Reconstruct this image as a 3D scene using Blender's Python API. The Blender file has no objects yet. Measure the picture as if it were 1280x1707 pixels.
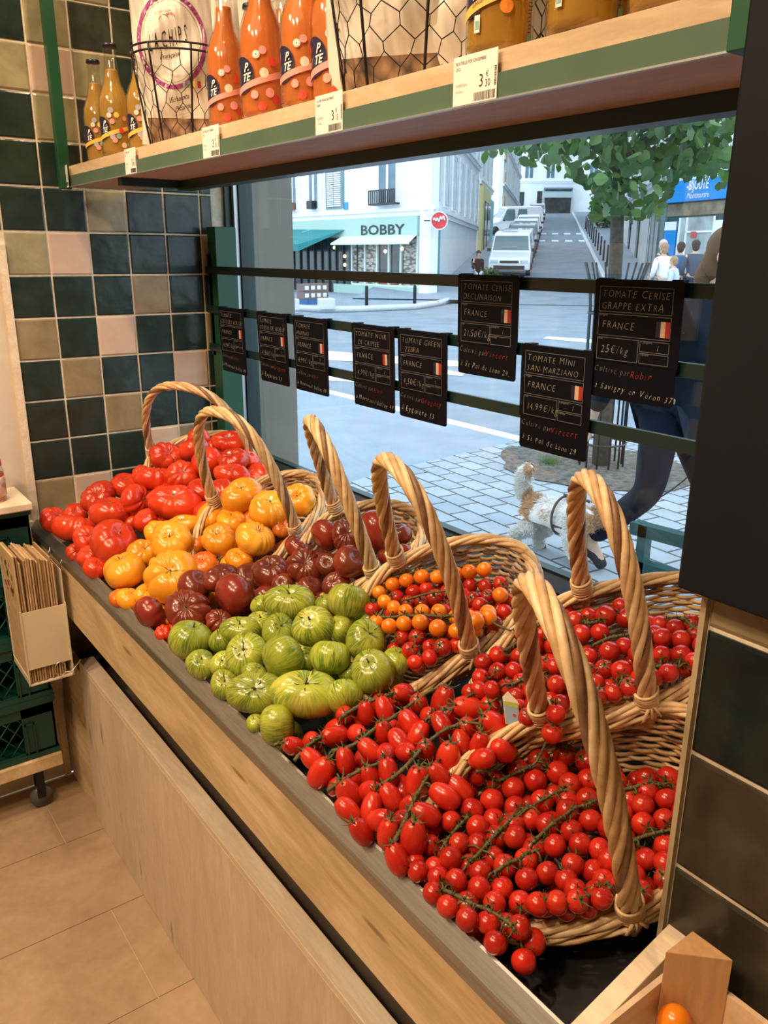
import bpy, bmesh, math, random
import numpy as np
from mathutils import Vector, Matrix, Quaternion
random.seed(7); rng = np.random.default_rng(11)
PI = math.pi
scene = bpy.context.scene
COL = scene.collection

# ------------------------------------------------------------------ camera model (the place measured from the camera position)
FPX = 1360.0; YAW = math.radians(36.3); PITCH = math.atan(428/1360.0); ROLL = math.radians(0.4)
CAM = np.array([0, 0, 1.6])
Fv = np.array([math.sin(YAW)*math.cos(PITCH), math.cos(YAW)*math.cos(PITCH), -math.sin(PITCH)])
_R = np.array([math.cos(YAW), -math.sin(YAW), 0]); _U = np.cross(_R, Fv)
Rv = math.cos(ROLL)*_R + math.sin(ROLL)*_U; Uv = -math.sin(ROLL)*_R + math.cos(ROLL)*_U
HV = np.array([math.sin(YAW), math.cos(YAW), 0])
def ray(x, y): return Fv + Rv*(x-640)/FPX - Uv*(y-853.5)/FPX
def hit(x, y, ax, val):
    d = ray(x, y); return CAM + d*((val-CAM[ax])/d[ax])
def atD(x, y, D):
    d = ray(x, y); return CAM + d*(D/(d@HV))
cd = bpy.data.cameras.new('camera'); camo = bpy.data.objects.new('camera', cd); COL.objects.link(camo)
cd.sensor_fit = 'HORIZONTAL'; cd.sensor_width = 36; cd.lens = 36*FPX/1280; cd.clip_start = .02; cd.clip_end = 500
camo.matrix_world = Matrix(((Rv[0], Uv[0], -Fv[0], 0), (Rv[1], Uv[1], -Fv[1], 0), (Rv[2], Uv[2], -Fv[2], 1.6), (0, 0, 0, 1)))
scene.camera = camo

# ------------------------------------------------------------------ mesh helpers
class MB:
    def __init__(s): s.v = []; s.f = []; s.m = []; s.sm = []
    def add(s, vs, fs, mi=0, smooth=False):
        o = len(s.v); s.v.extend([tuple(float(c) for c in p) for p in vs])
        for f in fs: s.f.append(tuple(i+o for i in f)); s.m.append(mi); s.sm.append(smooth)
        return s
    def box(s, a, b, mi=0, M=None):
        x0, y0, z0 = a; x1, y1, z1 = b
        vs = [(x0,y0,z0),(x1,y0,z0),(x1,y1,z0),(x0,y1,z0),(x0,y0,z1),(x1,y0,z1),(x1,y1,z1),(x0,y1,z1)]
        if M is not None: vs = [tuple(M @ Vector(p)) for p in vs]
        return s.add(vs, [(0,3,2,1),(4,5,6,7),(0,1,5,4),(1,2,6,5),(2,3,7,6),(3,0,4,7)], mi)
    def tube(s, pts, r, n=6, mi=0, closed=False, cap=True, sm=True):
        P = np.array(pts, float); N = len(P)
        rr = np.full(N, r) if np.isscalar(r) else np.array(r, float)
        T = np.zeros_like(P)
        if closed: T = np.roll(P, -1, 0)-np.roll(P, 1, 0)
        else:
            T[1:-1] = P[2:]-P[:-2]; T[0] = P[1]-P[0]; T[-1] = P[-1]-P[-2]
        T /= (np.linalg.norm(T, axis=1)[:, None]+1e-12)
        a = np.array([0, 0, 1.]) if abs(T[0][2]) < .9 else np.array([1., 0, 0])
        x = np.cross(a, T[0]); x /= np.linalg.norm(x)
        vs = []
        for i in range(N):
            x = x-T[i]*(x@T[i]); x /= (np.linalg.norm(x)+1e-12); y = np.cross(T[i], x)
            for k in range(n):
                t = 2*PI*k/n; vs.append(P[i]+rr[i]*(math.cos(t)*x+math.sin(t)*y))
        fs = []
        for i in range(N if closed else N-1):
            j = (i+1) % N
            for k in range(n): fs.append((i*n+k, i*n+(k+1) % n, j*n+(k+1) % n, j*n+k))
        if not closed and cap: fs.append(tuple(range(n-1, -1, -1))); fs.append(tuple((N-1)*n+k for k in range(n)))
        return s.add(vs, fs, mi, sm)
    def lathe(s, prof, n=24, mi=0, M=None, sm=True):
        vs = []
        for r, z in prof:
            for k in range(n):
                t = 2*PI*k/n; vs.append((r*math.cos(t), r*math.sin(t), z))
        if M is not None: vs = [tuple(M @ Vector(p)) for p in vs]
        fs = []
        for i in range(len(prof)-1):
            for k in range(n): fs.append((i*n+k, i*n+(k+1) % n, (i+1)*n+(k+1) % n, (i+1)*n+k))
        if prof[0][0] > 1e-6: fs.append(tuple(range(n-1, -1, -1)))
        if prof[-1][0] > 1e-6: fs.append(tuple((len(prof)-1)*n+k for k in range(n)))
        return s.add(vs, fs, mi, sm)
    def poly(s, pts, mi=0): return s.add(pts, [tuple(range(len(pts)))], mi)
    def prism(s, foot, z0, z1, mi=0):
        n = len(foot); vs = [(p[0], p[1], z0) for p in foot]+[(p[0], p[1], z1) for p in foot]
        fs = [tuple(range(n-1, -1, -1)), tuple(range(n, 2*n))]+[(i, (i+1) % n, n+(i+1) % n, n+i) for i in range(n)]
        return s.add(vs, fs, mi)
    def extrude(s, pts, d, mi=0):
        n = len(pts); d = np.array(d, float)
        vs = [np.array(p, float) for p in pts]+[np.array(p, float)+d for p in pts]
        fs = [tuple(range(n-1, -1, -1)), tuple(range(n, 2*n))]+[(i, (i+1) % n, n+(i+1) % n, n+i) for i in range(n)]
        return s.add(vs, fs, mi)
    def sphere(s, c, r, nu=12, nv=8, mi=0, sc=(1, 1, 1)):
        vs = []
        for i in range(nv+1):
            t = PI*i/nv
            for k in range(nu):
                p = 2*PI*k/nu; vs.append((c[0]+sc[0]*r*math.sin(t)*math.cos(p), c[1]+sc[1]*r*math.sin(t)*math.sin(p), c[2]+sc[2]*r*math.cos(t)))
        fs = [(i*nu+k, (i+1)*nu+k, (i+1)*nu+(k+1) % nu, i*nu+(k+1) % nu) for i in range(nv) for k in range(nu)]
        return s.add(vs, fs, mi, True)
    def mesh(s, name, mats):
        me = bpy.data.meshes.new(name); me.from_pydata(s.v, [], s.f)
        for m in (mats if isinstance(mats, (list, tuple)) else [mats]): me.materials.append(m)
        me.polygons.foreach_set('material_index', s.m); me.polygons.foreach_set('use_smooth', s.sm)
        me.update(); return me
    def build(s, name, mats, parent=None, loc=None, bevel=0, **k):
        o = bpy.data.objects.new(name, s.mesh(name, mats)); COL.objects.link(o)
        if parent: o.parent = parent
        if loc is not None: o.location = loc
        if bevel:
            b = o.modifiers.new('bevel', 'BEVEL'); b.width = bevel; b.segments = 2; b.limit_method = 'ANGLE'
        if k: tag(o, **k)
        return o
def tag(o, label=None, cat=None, group=None, kind=None):
    if label: o['label'] = label
    if cat: o['category'] = cat
    if group: o['group'] = group
    if kind: o['kind'] = kind
    return o
def empty(name, loc=(0, 0, 0), label=None, cat=None, group=None, rot=None):
    o = bpy.data.objects.new(name, None); o.empty_display_size = .05; COL.objects.link(o); o.location = loc
    if rot is not None: o.rotation_euler = rot
    return tag(o, label, cat, group)
def link(name, me, parent=None, loc=None):
    o = bpy.data.objects.new(name, me); COL.objects.link(o)
    if parent: o.parent = parent
    if loc is not None: o.location = loc
    return o
def struct(mb, name, mats, **k): o = mb.build(name, mats, **k); o['kind'] = 'structure'; return o

# ------------------------------------------------------------------ materials
class NT:
    def __init__(s, name):
        s.m = bpy.data.materials.new(name); s.m.use_nodes = True; s.t = s.m.node_tree; s.t.nodes.clear()
        s.out = s.n('ShaderNodeOutputMaterial'); s.b = s.n('ShaderNodeBsdfPrincipled'); s.l(s.b, 0, s.out, 0)
    def n(s, t, **k):
        x = s.t.nodes.new(t)
        for a, b in k.items(): setattr(x, a, b)
        return x
    def l(s, a, i, b, j): s.t.links.new(a.outputs[i], b.inputs[j])
    def set(s, **k):
        for a, v in k.items(): s.b.inputs[a.replace('_', ' ')].default_value = v
    def coord(s, which='Object', scale=(1, 1, 1)):
        c = s.n('ShaderNodeTexCoord'); mp = s.n('ShaderNodeMapping'); mp.inputs['Scale'].default_value = scale
        s.l(c, which, mp, 0); return mp
    def noise(s, vec, scale, detail=3, rough=.5, dist=0):
        x = s.n('ShaderNodeTexNoise'); x.inputs['Scale'].default_value = scale; x.inputs['Detail'].default_value = detail
        x.inputs['Roughness'].default_value = rough; x.inputs['Distortion'].default_value = dist; s.l(vec, 0, x, 'Vector'); return x
    def ramp(s, src, stops, i=0):
        r = s.n('ShaderNodeValToRGB'); e = r.color_ramp.elements
        while len(e) < len(stops): e.new(.5)
        for k, (p, c) in enumerate(stops): e[k].position = p; e[k].color = (*c, 1) if len(c) == 3 else c
        s.l(src, i, r, 0); return r
    def mix(s, fac, a, b, mode='MIX'):
        x = s.n('ShaderNodeMix', data_type='RGBA', blend_type=mode)
        for v, idx in ((fac, 0), (a, 6), (b, 7)):
            if isinstance(v, tuple) and hasattr(v[0], 'outputs'): s.l(v[0], v[1], x, idx)
            elif hasattr(v, 'outputs'): s.l(v, 0, x, idx)
            elif isinstance(v, (int, float)): x.inputs[idx].default_value = v
            else: x.inputs[idx].default_value = (*v, 1)
        return (x, 2)
    def bump(s, src, i=0, st=.3, d=.01):
        x = s.n('ShaderNodeBump'); x.inputs['Strength'].default_value = st; x.inputs['Distance'].default_value = d
        s.l(src, i, x, 'Height'); s.l(x, 0, s.b, 'Normal')
    def col(s, a): s.l(a[0] if isinstance(a, tuple) else a, a[1] if isinstance(a, tuple) else 0, s.b, 'Base Color')
def mat(name, c, rough=.5, metal=0, var=.0, vs=20, bump=0, bs=60, coat=0, which='Object', scale=(1, 1, 1), spec=.5, trans=0):
    t = NT(name); t.set(Base_Color=(*c, 1), Roughness=rough, Metallic=metal, Coat_Weight=coat, Specular_IOR_Level=spec, Transmission_Weight=trans)
    if var or bump:
        co = t.coord(which, scale)
        if var:
            nz = t.noise(co, vs, 4)
            r = t.ramp(nz, [(.3, tuple(max(0, x*(1-var)) for x in c)), (.7, tuple(min(1, x*(1+var)) for x in c))]); t.col(r)
        if bump: t.bump(t.noise(co, bs, 4), 0, bump, .004)
    return t.m
def wood(name, c1, c2, ax=(1, 1, 1), sc=6, rough=.55, knots=True, dark=.5):
    t = NT(name); t.set(Roughness=rough); co = t.coord('Object', ax)
    nz = t.noise(co, sc, 5, .55, .8); r = t.ramp(nz, [(.32, c1), (.5, tuple((a+b)/2 for a, b in zip(c1, c2))), (.66, c2)])
    fine = t.noise(co, sc*9, 3, .6); f2 = t.ramp(fine, [(.35, (.86, .86, .86)), (.7, (1, 1, 1))])
    last = t.mix(1.0, r, f2, 'MULTIPLY')
    if knots:
        v = t.n('ShaderNodeTexVoronoi'); v.inputs['Scale'].default_value = sc*1.15; t.l(co, 0, v, 'Vector')
        k = t.ramp(v, [(.0, (1, 1, 1)), (.07, (.8, .8, .8)), (.14, (0, 0, 0))]); kc = tuple(x*dark for x in c1)
        last = t.mix((k, 0), last, kc)
    t.col(last); t.bump(fine, 0, .08, .002); return t.m
def glossmix(name, tint=(1, 1, 1), refl=.06, rough=0.0):
    t = NT(name); t.t.nodes.remove(t.b); tr = t.n('ShaderNodeBsdfTransparent'); tr.inputs[0].default_value = (*tint, 1)
    g = t.n('ShaderNodeBsdfGlossy'); g.inputs['Roughness'].default_value = rough; ge = t.n('ShaderNodeNewGeometry'); dt = t.n('ShaderNodeVectorMath', operation='DOT_PRODUCT'); t.l(ge, 'Incoming', dt, 0); t.l(ge, 'Normal', dt, 1)
    ab = t.n('ShaderNodeMath', operation='ABSOLUTE'); t.l(dt, 'Value', ab, 0); iv = t.n('ShaderNodeMath', operation='SUBTRACT'); iv.inputs[0].default_value = 1; t.l(ab, 0, iv, 1)
    pw = t.n('ShaderNodeMath', operation='POWER'); pw.inputs[1].default_value = 5; t.l(iv, 0, pw, 0); fr = t.n('ShaderNodeMath', operation='MULTIPLY_ADD'); t.l(pw, 0, fr, 0); fr.inputs[1].default_value = .9; fr.inputs[2].default_value = refl*.6
    mx = t.n('ShaderNodeMixShader'); t.l(fr, 0, mx, 0); t.l(tr, 0, mx, 1); t.l(g, 0, mx, 2); t.l(mx, 0, t.out, 0); return t.m
def emis(name, c, st):
    t = NT(name); t.set(Base_Color=(*c, 1), Emission_Color=(*c, 1), Emission_Strength=st); return t.m

M = {}
M['grout'] = mat('grout', (.74, .65, .50), .85, var=.15, vs=60)
def tilemat(name, c, var=.22):
    t = NT(name); t.set(Roughness=.24, Coat_Weight=.15, Coat_Roughness=.1, Specular_IOR_Level=.35); co = t.coord('Object')
    a = t.noise(co, 13, 4, .6, .5); r = t.ramp(a, [(.3, tuple(x*(1-var) for x in c)), (.7, tuple(x*(1+var) for x in c))]); t.col(r)
    t.bump(t.noise(co, 22, 2), 0, .22, .01); return t.m
M['tile_dark'] = tilemat('tile_dark_green', (.018, .034, .028), .35)
M['tile_dark2'] = tilemat('tile_dark_grey_green', (.040, .050, .034), .3)
M['tile_olive'] = tilemat('tile_olive', (.32, .29, .17))
M['tile_pink'] = tilemat('tile_pink', (.60, .45, .35), .06)
M['tile_tan'] = tilemat('tile_tan', (.27, .21, .12))
M['tile_brown'] = tilemat('tile_brown', (.045, .038, .026), .35); M['tile_night'] = tilemat('tile_night', (.008, .014, .014), .35)
M['plaster'] = mat('plaster', (.62, .54, .42), .8, var=.05, bump=.1)
M['dark_panel'] = mat('dark_panel', (.007, .009, .014), .5, var=.3, vs=4, spec=.2)
M['cream'] = mat('cream_paint', (.7, .62, .5), .8, var=.03)
M['green'] = mat('green_paint', (.008, .075, .032), .4, var=.12, vs=8)
M['green_dark'] = mat('dark_green_paint', (.008, .028, .026), .35, var=.15, vs=8)
M['trim_green'] = mat('sage_plastic_strip', (.075, .13, .085), .4, var=.1, vs=10)
M['steel'] = mat('brushed_steel', (.44, .43, .41), .42, 1, var=.14, vs=14, scale=(20, 1, 20))
M['alu'] = mat('aluminium', (.55, .56, .57), .4, .8)
M['black'] = mat('black_liner', (.012, .012, .013), .5, var=.3, vs=9)
M['white_metal'] = mat('white_metal', (.72, .62, .46), .45, .1)
M['wire_black'] = mat('black_wire', (.02, .018, .02), .4, .5)
M['pine_board'] = wood('pine_board', (.52, .36, .18), (.76, .58, .35), (9, 1.6, 9), 2.0, dark=.45)
M['pine_panel'] = wood('pine_plywood', (.64, .51, .36), (.75, .62, .46), (5, 5, 1.1), 2.6, knots=True)
M['pine_edge'] = wood('pine_edge', (.72, .57, .39), (.86, .74, .57), (6, .8, 6), 4, knots=False)
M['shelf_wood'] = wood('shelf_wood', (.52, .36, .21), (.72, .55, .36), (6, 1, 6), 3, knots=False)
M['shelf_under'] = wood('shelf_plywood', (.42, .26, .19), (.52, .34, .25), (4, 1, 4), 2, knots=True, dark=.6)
M['crate_wood'] = wood('poplar_wood', (.62, .42, .25), (.76, .56, .37), (1, 5, 5), 3, knots=False)
M['crate_post'] = wood('spruce_post', (.55, .30, .13), (.66, .40, .20), (6, 6, 1), 3, knots=False)
M['crate_post_top'] = wood('spruce_end_grain', (.70, .52, .32), (.80, .62, .42), (4, 4, 4), 5, knots=False)
M['crate_green'] = mat('green_crate_plastic', (.003, .055, .042), .45, var=.2, vs=6)
M['kraft'] = mat('kraft_paper', (.42, .26, .13), .8, var=.2, vs=25)
M['kraft2'] = mat('kraft_paper_light', (.55, .38, .20), .8, var=.15, vs=40)
M['paper'] = mat('white_card', (.80, .76, .68), .6)
M['ink'] = mat('black_ink', (.02, .02, .02), .6)
M['grey_ink'] = mat('grey_ink', (.30, .29, .27), .6)
M['slate'] = mat('slate_card', (.004, .005, .010), .5, spec=.12)
M['chalk'] = mat('chalk', (.44, .40, .34), .9)
M['chalk_white'] = mat('chalk_white', (.85, .82, .76), .9)
M['chalk_red'] = mat('chalk_red', (.5, .05, .03), .9)
M['line'] = mat('printed_line', (.22, .22, .24), .8)
M['flag_blue'] = mat('flag_navy', (.01, .012, .05), .6); M['flag_white'] = mat('flag_cream', (.75, .55, .38), .6); M['flag_red'] = mat('flag_red', (.45, .03, .03), .6)
M['glass'] = glossmix('window_glass', (.97, .985, .98))
M['bottle_glass'] = glossmix('bottle_glass', (.93, .93, .90), .16)

# ------------------------------------------------------------------ text
def text_geo(body, size=1.0, shear=0, thin=0, align='LEFT', sx=1.0):
    cu = bpy.data.curves.new('t', 'FONT'); cu.body = body; cu.size = size; cu.shear = shear; cu.offset = thin; cu.align_x = align; cu.resolution_u = 2
    o = bpy.data.objects.new('t', cu); COL.objects.link(o)
    dg = bpy.context.evaluated_depsgraph_get(); me = o.evaluated_get(dg).to_mesh()
    v = [(p.co.x*sx, p.co.y) for p in me.vertices]; f = [tuple(p.vertices) for p in me.polygons]
    o.evaluated_get(dg).to_mesh_clear(); bpy.data.objects.remove(o); bpy.data.curves.remove(cu); return v, f
def put_text(mb, body, fn, size, mi=0, **k):
    v, f = text_geo(body, size, **k); mb.add([fn(x, y) for x, y in v], f, mi)
# ================================================================== ROOM
TM = ['tile_dark', 'tile_olive', 'tile_pink', 'tile_tan', 'tile_dark2', 'tile_brown', 'tile_night']; TMI = {'d': 0, 'o': 1, 'p': 2, 't': 3, 'e': 4, 'b': 5}
def tiles(mb, origin, ux, uz, w, h, nx, nz, grid, nrm, gap=.0026, th=.0032):
    O = np.array(origin, float); ux = np.array(ux, float); uz = np.array(uz, float); N = np.array(nrm, float)
    r = random.Random(5)
    for j in range(nz):
        for i in range(nx):
            c = grid(i, j)
            if c is None: continue
            a = O+ux*(i*w+gap)+uz*(j*h+gap); W = w-2*gap; H = h-2*gap; t = [th+r.uniform(-.0006, .0006) for _ in range(4)]
            b = .0035
            base = [a, a+ux*W, a+ux*W+uz*H, a+uz*H]
            ins = [a+ux*b+uz*b, a+ux*(W-b)+uz*b, a+ux*(W-b)+uz*(H-b), a+ux*b+uz*(H-b)]
            vs = base+[p+N*(t[k]-.0015) for k, p in enumerate(base)]+[p+N*t[k] for k, p in enumerate(ins)]
            fs = [(8, 9, 10, 11)]+[(4+k, 4+(k+1) % 4, 8+(k+1) % 4, 8+k) for k in range(4)]+[(k, (k+1) % 4, 4+(k+1) % 4, 4+k) for k in range(4)]
            mb.add(vs, fs, c, False)
# back tiled wall (behind the far end of the display)
mb = MB(); YB = 2.42
mb.box((.528, YB, -.0), (1.225, YB+.12, 3.0), 7)
mb.box((-2.2, YB, 1.62), (.528, YB+.12, 3.0), 7)
# rows counted from z=1.768 downwards and upwards
rows = {0: 'ddoddec', 1: 'opdddoc', 2: 'dddtddc', 3: 'tdpddtc', 4: 'dtddpdc', 5: 'ddtdddc', 6: 'dddptdc', 7: 'tpdddtc', 8: 'dddtddc', 9: 'dtdddpc'}
up = {0: 'dddedec', 1: 'doeeedc', 2: 'opodddc', 3: 'doeeddc', 4: 'oeoddoc', 5: 'dpdodtc', 6: 'doddpdc', 7: 'ddtdodc', 8: 'ddddddc', 9: 'odddddc'}
def gridf(i, j):
    # j index from the bottom: z = 1.768 - 10*.1135 + j*.1135
    k = j-10
    s = up.get(k) if k >= 0 else rows.get(-k-1)
    if i < 0 or i > 5: return None
    return TMI.get(s[i])
ZB = 1.768-10*.1135
tiles(mb, (.528, YB, ZB), (1, 0, 0), (0, 0, 1), .1115, .1135, 5, 20, gridf, (0, -1, 0))
tiles(mb, (.528+5*.1115, YB, ZB), (1, 0, 0), (0, 0, 1), .040, .1135, 1, 20, lambda i, j: gridf(5, j), (0, -1, 0))
left = random.Random(3)
tiles(mb, (.528-14*.1115, YB, 1.768-.1135), (1, 0, 0), (0, 0, 1), .1115, .1135, 14, 11, lambda i, j: left.choice([0, 0, 0, 4, 1, 4, 3]) if not (i == 13 and j in (2, 3)) else [0, 1][j-2], (0, -1, 0))
struct(mb, 'wall_back', [M[k] for k in TM]+[M['grout']])
mb = MB(); mb.box((-2.2, YB-.004, 0), (.512, YB+.1, 1.62)); struct(mb, 'wall_back_plaster', M['plaster'])
mb = MB(); mb.box((.508, YB-.012, 0), (.528, YB+.02, 1.62), 0); mb.box((.497, YB-.02, .2), (.510, YB, .86), 0); struct(mb, 'trim_1', M['pine_edge'])
# floor with large warm stone tiles
t = NT('floor_stone'); t.set(Roughness=.42); co = t.coord('Object')
nz = t.noise(co, 3.5, 6, .6, 1.2); r = t.ramp(nz, [(.3, (.36, .25, .155)), (.7, (.50, .36, .235))]); n2 = t.noise(co, 40, 4); r2 = t.ramp(n2, [(.3, (.88, .88, .88)), (.7, (1, 1, 1))])
t.col(t.mix(1.0, r, r2, 'MULTIPLY')); t.bump(n2, 0, .05, .002); M['floor'] = t.m
M['floor_grout'] = mat('floor_grout', (.55, .43, .30), .8)
mb = MB(); mb.box((-2.2, -1.6, -.05), (1.225, YB, -.0025), 1)
rowsy = [2.085-.32*k for k in range(-1, 12)]
for k, y1 in enumerate(rowsy):
    y0 = y1-.32
    cuts = [.425, .425-.62] if k % 2 == 1 else [.425, .425-.62]
    xoff = {0: .418, 1: 1.05-.35, 2: .44, 3: .98-.3}.get(k, .3+.2*(k % 3))
    xs = [xoff+.62*q for q in range(-5, 3)]
    for a, b in zip(xs[:-1], xs[1:]):
        a2 = max(a, -2.19)+.0015; b2 = min(b, 1.22)-.0015
        if b2 > a2: mb.box((a2, max(y0, -1.6)+.0015, -.0025), (b2, min(y1, YB)-.0015, 0), 0)
struct(mb, 'floor', [M['floor'], M['floor_grout']])
mb = MB(); mb.box((-2.2, -1.6, 3.0), (1.4, YB+.1, 3.1)); struct(mb, 'ceiling', M['cream'])
mb = MB(); mb.box((-2.3, -1.6, 0), (-2.2, YB+.1, 3.0)); struct(mb, 'wall_left', M['cream'])
mb = MB(); mb.box((-2.2, -1.7, 0), (1.4, -1.6, 3.0)); struct(mb, 'wall_front', M['cream'])
# window wall: below the pane, above it, and the near tiled pillar
mb = MB(); mb.box((1.175, .62, 0), (1.222, YB, .970)); mb.box((1.13, .62, .90), (1.222, YB, .9815))
struct(mb, 'wall_right', mat('dark_brown_sill', (.016, .012, .009), .55, var=.4, vs=12, spec=.15))
mb = MB(); mb.box((1.20, .60, 2.10), (1.27, YB+.5, 3.0)); struct(mb, 'wall_right_upper', M['dark_panel'])
mb = MB(); XP = .685; YP = .405
mb.box((XP+.006, -1.6, 0), (1.27, YP-.004, 3.0), 7)
pg = {0: 'b', 1: 'b', 2: 'b', 3: 'b', 4: 'd', 5: 't'}
zs = [1.254-.141*k for k in range(10)]
prs = random.Random(9)
for k in range(-12, 10):
    z1 = 1.254-.141*k; z0 = z1-.141
    if z0 < 0: continue
    for q in range(0, 12):
        y1 = YP-.003-.282*q; 
        c = 3 if k == -1 else (6 if k == 0 else (5 if k < 9 else 0))
        O = (XP+.006, y1, z0)
        tiles(mb, (XP+.006, y1, z0), (0, -1, 0), (0, 0, 1), .282, .141, 1, 1, lambda i, j: c, (-1, 0, 0), gap=.0030)
struct(mb, 'wall_pillar', [M[k] for k in TM]+[M['grout']])
mb = MB(); mb.box((XP-.002, YP-.004, .3), (XP+.008, YP+.002, 3.0)); struct(mb, 'trim_2', mat('tile_edge_trim', (.42, .33, .20), .4))
# dark upright panel fixed over the pillar
mb = MB(); mb.box((.655, -.6, 1.298), (XP, .418, 3.0)); mb.build('wall_panel', M['dark_panel'], bevel=.003,
    label='dark smooth upright panel covering the top of the tiled pillar on the right', cat='panel')
# window: frame, pane, jambs
mb = MB()
mb.box((1.20, YB-.035, .98), (1.245, YB, 2.1), 0)          # far post
mb.box((1.165, YB-.012, .9), (1.20, YB, 2.1), 0)
mb.box((1.20, .62, 1.93), (1.245, YB, 2.1), 0)
mb.box((1.20, .60, .98), (1.245, .66, 2.1), 0); mb.box((1.20, .62, .970), (1.224, YB, .986), 0)
mb.box((1.186, YB-.028, .98), (1.199, YB-.012, 2.1), 1)
wf = struct(mb, 'window_1', [M['green_dark'], M['alu']])
g = MB().box((1.219, .66, .984), (1.223, YB-.03, 1.935)).build('window_pane', M['glass'], wf)
# outside reveal beyond the glass
mb = MB(); mb.box((1.27, YB+.0, -.1), (1.405, YB+.5, 3.0)); mb.box((1.245, YB-.002, .95), (1.29, YB+.2, 3.0)); 
struct(mb, 'trim_3', mat('painted_reveal', (.20, .185, .15), .5, var=.12, vs=4))
mb = MB(); mb.box((1.245, .2, -.1), (1.405, .60, 3.0)); mb.box((1.27, .60, -.1), (1.405, YB, .865)); mb.box((1.27, .2, 2.1), (1.405, YB+.5, 3.1)); struct(mb, 'wall_outside', mat('shop_front', (.05, .07, .06), .5))
# green pilaster box beside the window
mb = MB(); mb.box((1.094, 2.34, .86), (1.163, 2.395, 1.677)); mb.build('green_post', M['green'], bevel=.002, label='short green box post standing in the window corner beside the tiled wall', cat='post')

# ================================================================== COUNTER
counter = empty('display_counter', (.8, 1.4, 0), 'long wooden counter with a sloping steel edged tray carrying the tomatoes', 'counter')
def cpart(mb, name, mats, bevel=0):
    o = mb.build(name, mats, counter, bevel=bevel); o.matrix_parent_inverse = Matrix.Translation((-.8, -1.4, 0)); return o
Y0, Y1 = .397, 2.412
mb = MB(); mb.box((.503, Y0-.02, .674), (.519, Y1, .828)); cpart(mb, 'fascia_board', M['pine_board'], .001)
# steel lip profile (sloping face)
prof = [(.4990, .824), (.4990, .842), (.5005, .8445), (.5165, .8645), (.520, .8655), (.5225, .863), (.5225, .78), (.5195, .78), (.5195, .859), (.5035, .840), (.5035, .824)]
mb = MB().extrude([(x, Y0-.01, z) for x, z in prof], (0, Y1-Y0, 0)); cpart(mb, 'steel_edge', M['steel'])
mb = MB()
fl = [(.5225, .773), (.74, .815), (1.125, .975)]
for (xa, za), (xb, zb) in zip(fl[:-1], fl[1:]): mb.extrude([(xa, Y0, za), (xb, Y0, zb), (xb, Y0, zb-.012), (xa, Y0, za-.012)], (0, Y1-Y0-.01, 0))
cpart(mb, 'tray', M['black'])
# wooden end rails (far and near), rising toward the window
for nm, ya, yb in (('end_rail', 2.392, 2.412), ('end_rail', .375, .397)):
    mb = MB().extrude([(.506, ya, .60), (.506, ya, .852), (1.16, ya, 1.005), (1.16, ya, .60)], (0, yb-ya, 0)); cpart(mb, nm, M['pine_edge'], .001)
mb = MB(); mb.box((.525, .38, 0), (.548, 2.145, .506), 0); mb.box((.525, .38, .506), (.566, 2.145, .5205), 1); cpart(mb, 'kick_panel', [M['pine_panel'], M['pine_edge']], .0015)
mb = MB(); mb.box((.531, 2.152, 0), (.556, 2.40, .47), 0); cpart(mb, 'side_panel', M['pine_board'], .001)
mb = MB(); mb.box((.66, .38, 0), (.68, 2.40, .76)); mb.box((.548, .38, .40), (.66, 2.40, .415)); cpart(mb, 'back_board', mat('brown_underside', (.10, .075, .055), .6, var=.3, vs=5))

# ================================================================== SHELF
shelf = empty('wall_shelf', (.8, 1.4, 1.79), 'long pale wooden shelf with green front strip hanging in front of the window top', 'shelf')
def spart(mb, name, mats, bevel=0):
    o = mb.build(name, mats, shelf, bevel=bevel); o.matrix_parent_inverse = Matrix.Translation((-.8, -1.4, -1.79)); return o
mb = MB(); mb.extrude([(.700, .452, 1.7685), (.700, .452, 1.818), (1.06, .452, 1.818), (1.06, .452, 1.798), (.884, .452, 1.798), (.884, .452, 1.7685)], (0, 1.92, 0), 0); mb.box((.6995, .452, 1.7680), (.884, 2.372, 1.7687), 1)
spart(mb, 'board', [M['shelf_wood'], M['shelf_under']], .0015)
mb = MB(); mb.box((.6945, .45, 1.767), (.6985, 2.372, 1.7935)); mb.box((.692, .45, 1.7655), (.6985, 2.372, 1.7675), 1); spart(mb, 'price_strip', [M['trim_green'], M['alu']])
mb = MB(); mb.box((.848, .452, 1.7465), (.884, 2.01, 1.7675)); mb.box((.705, 1.99, 1.7505), (.85, 2.015, 1.7675)); spart(mb, 'steel_frame', M['green_dark'])
for y in (2.377, .434):
    mb = MB(); mb.box((.675, y-.012, 1.762), (.703, y+.012, 3.0)); spart(mb, 'upright', M['green'], .001)

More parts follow.
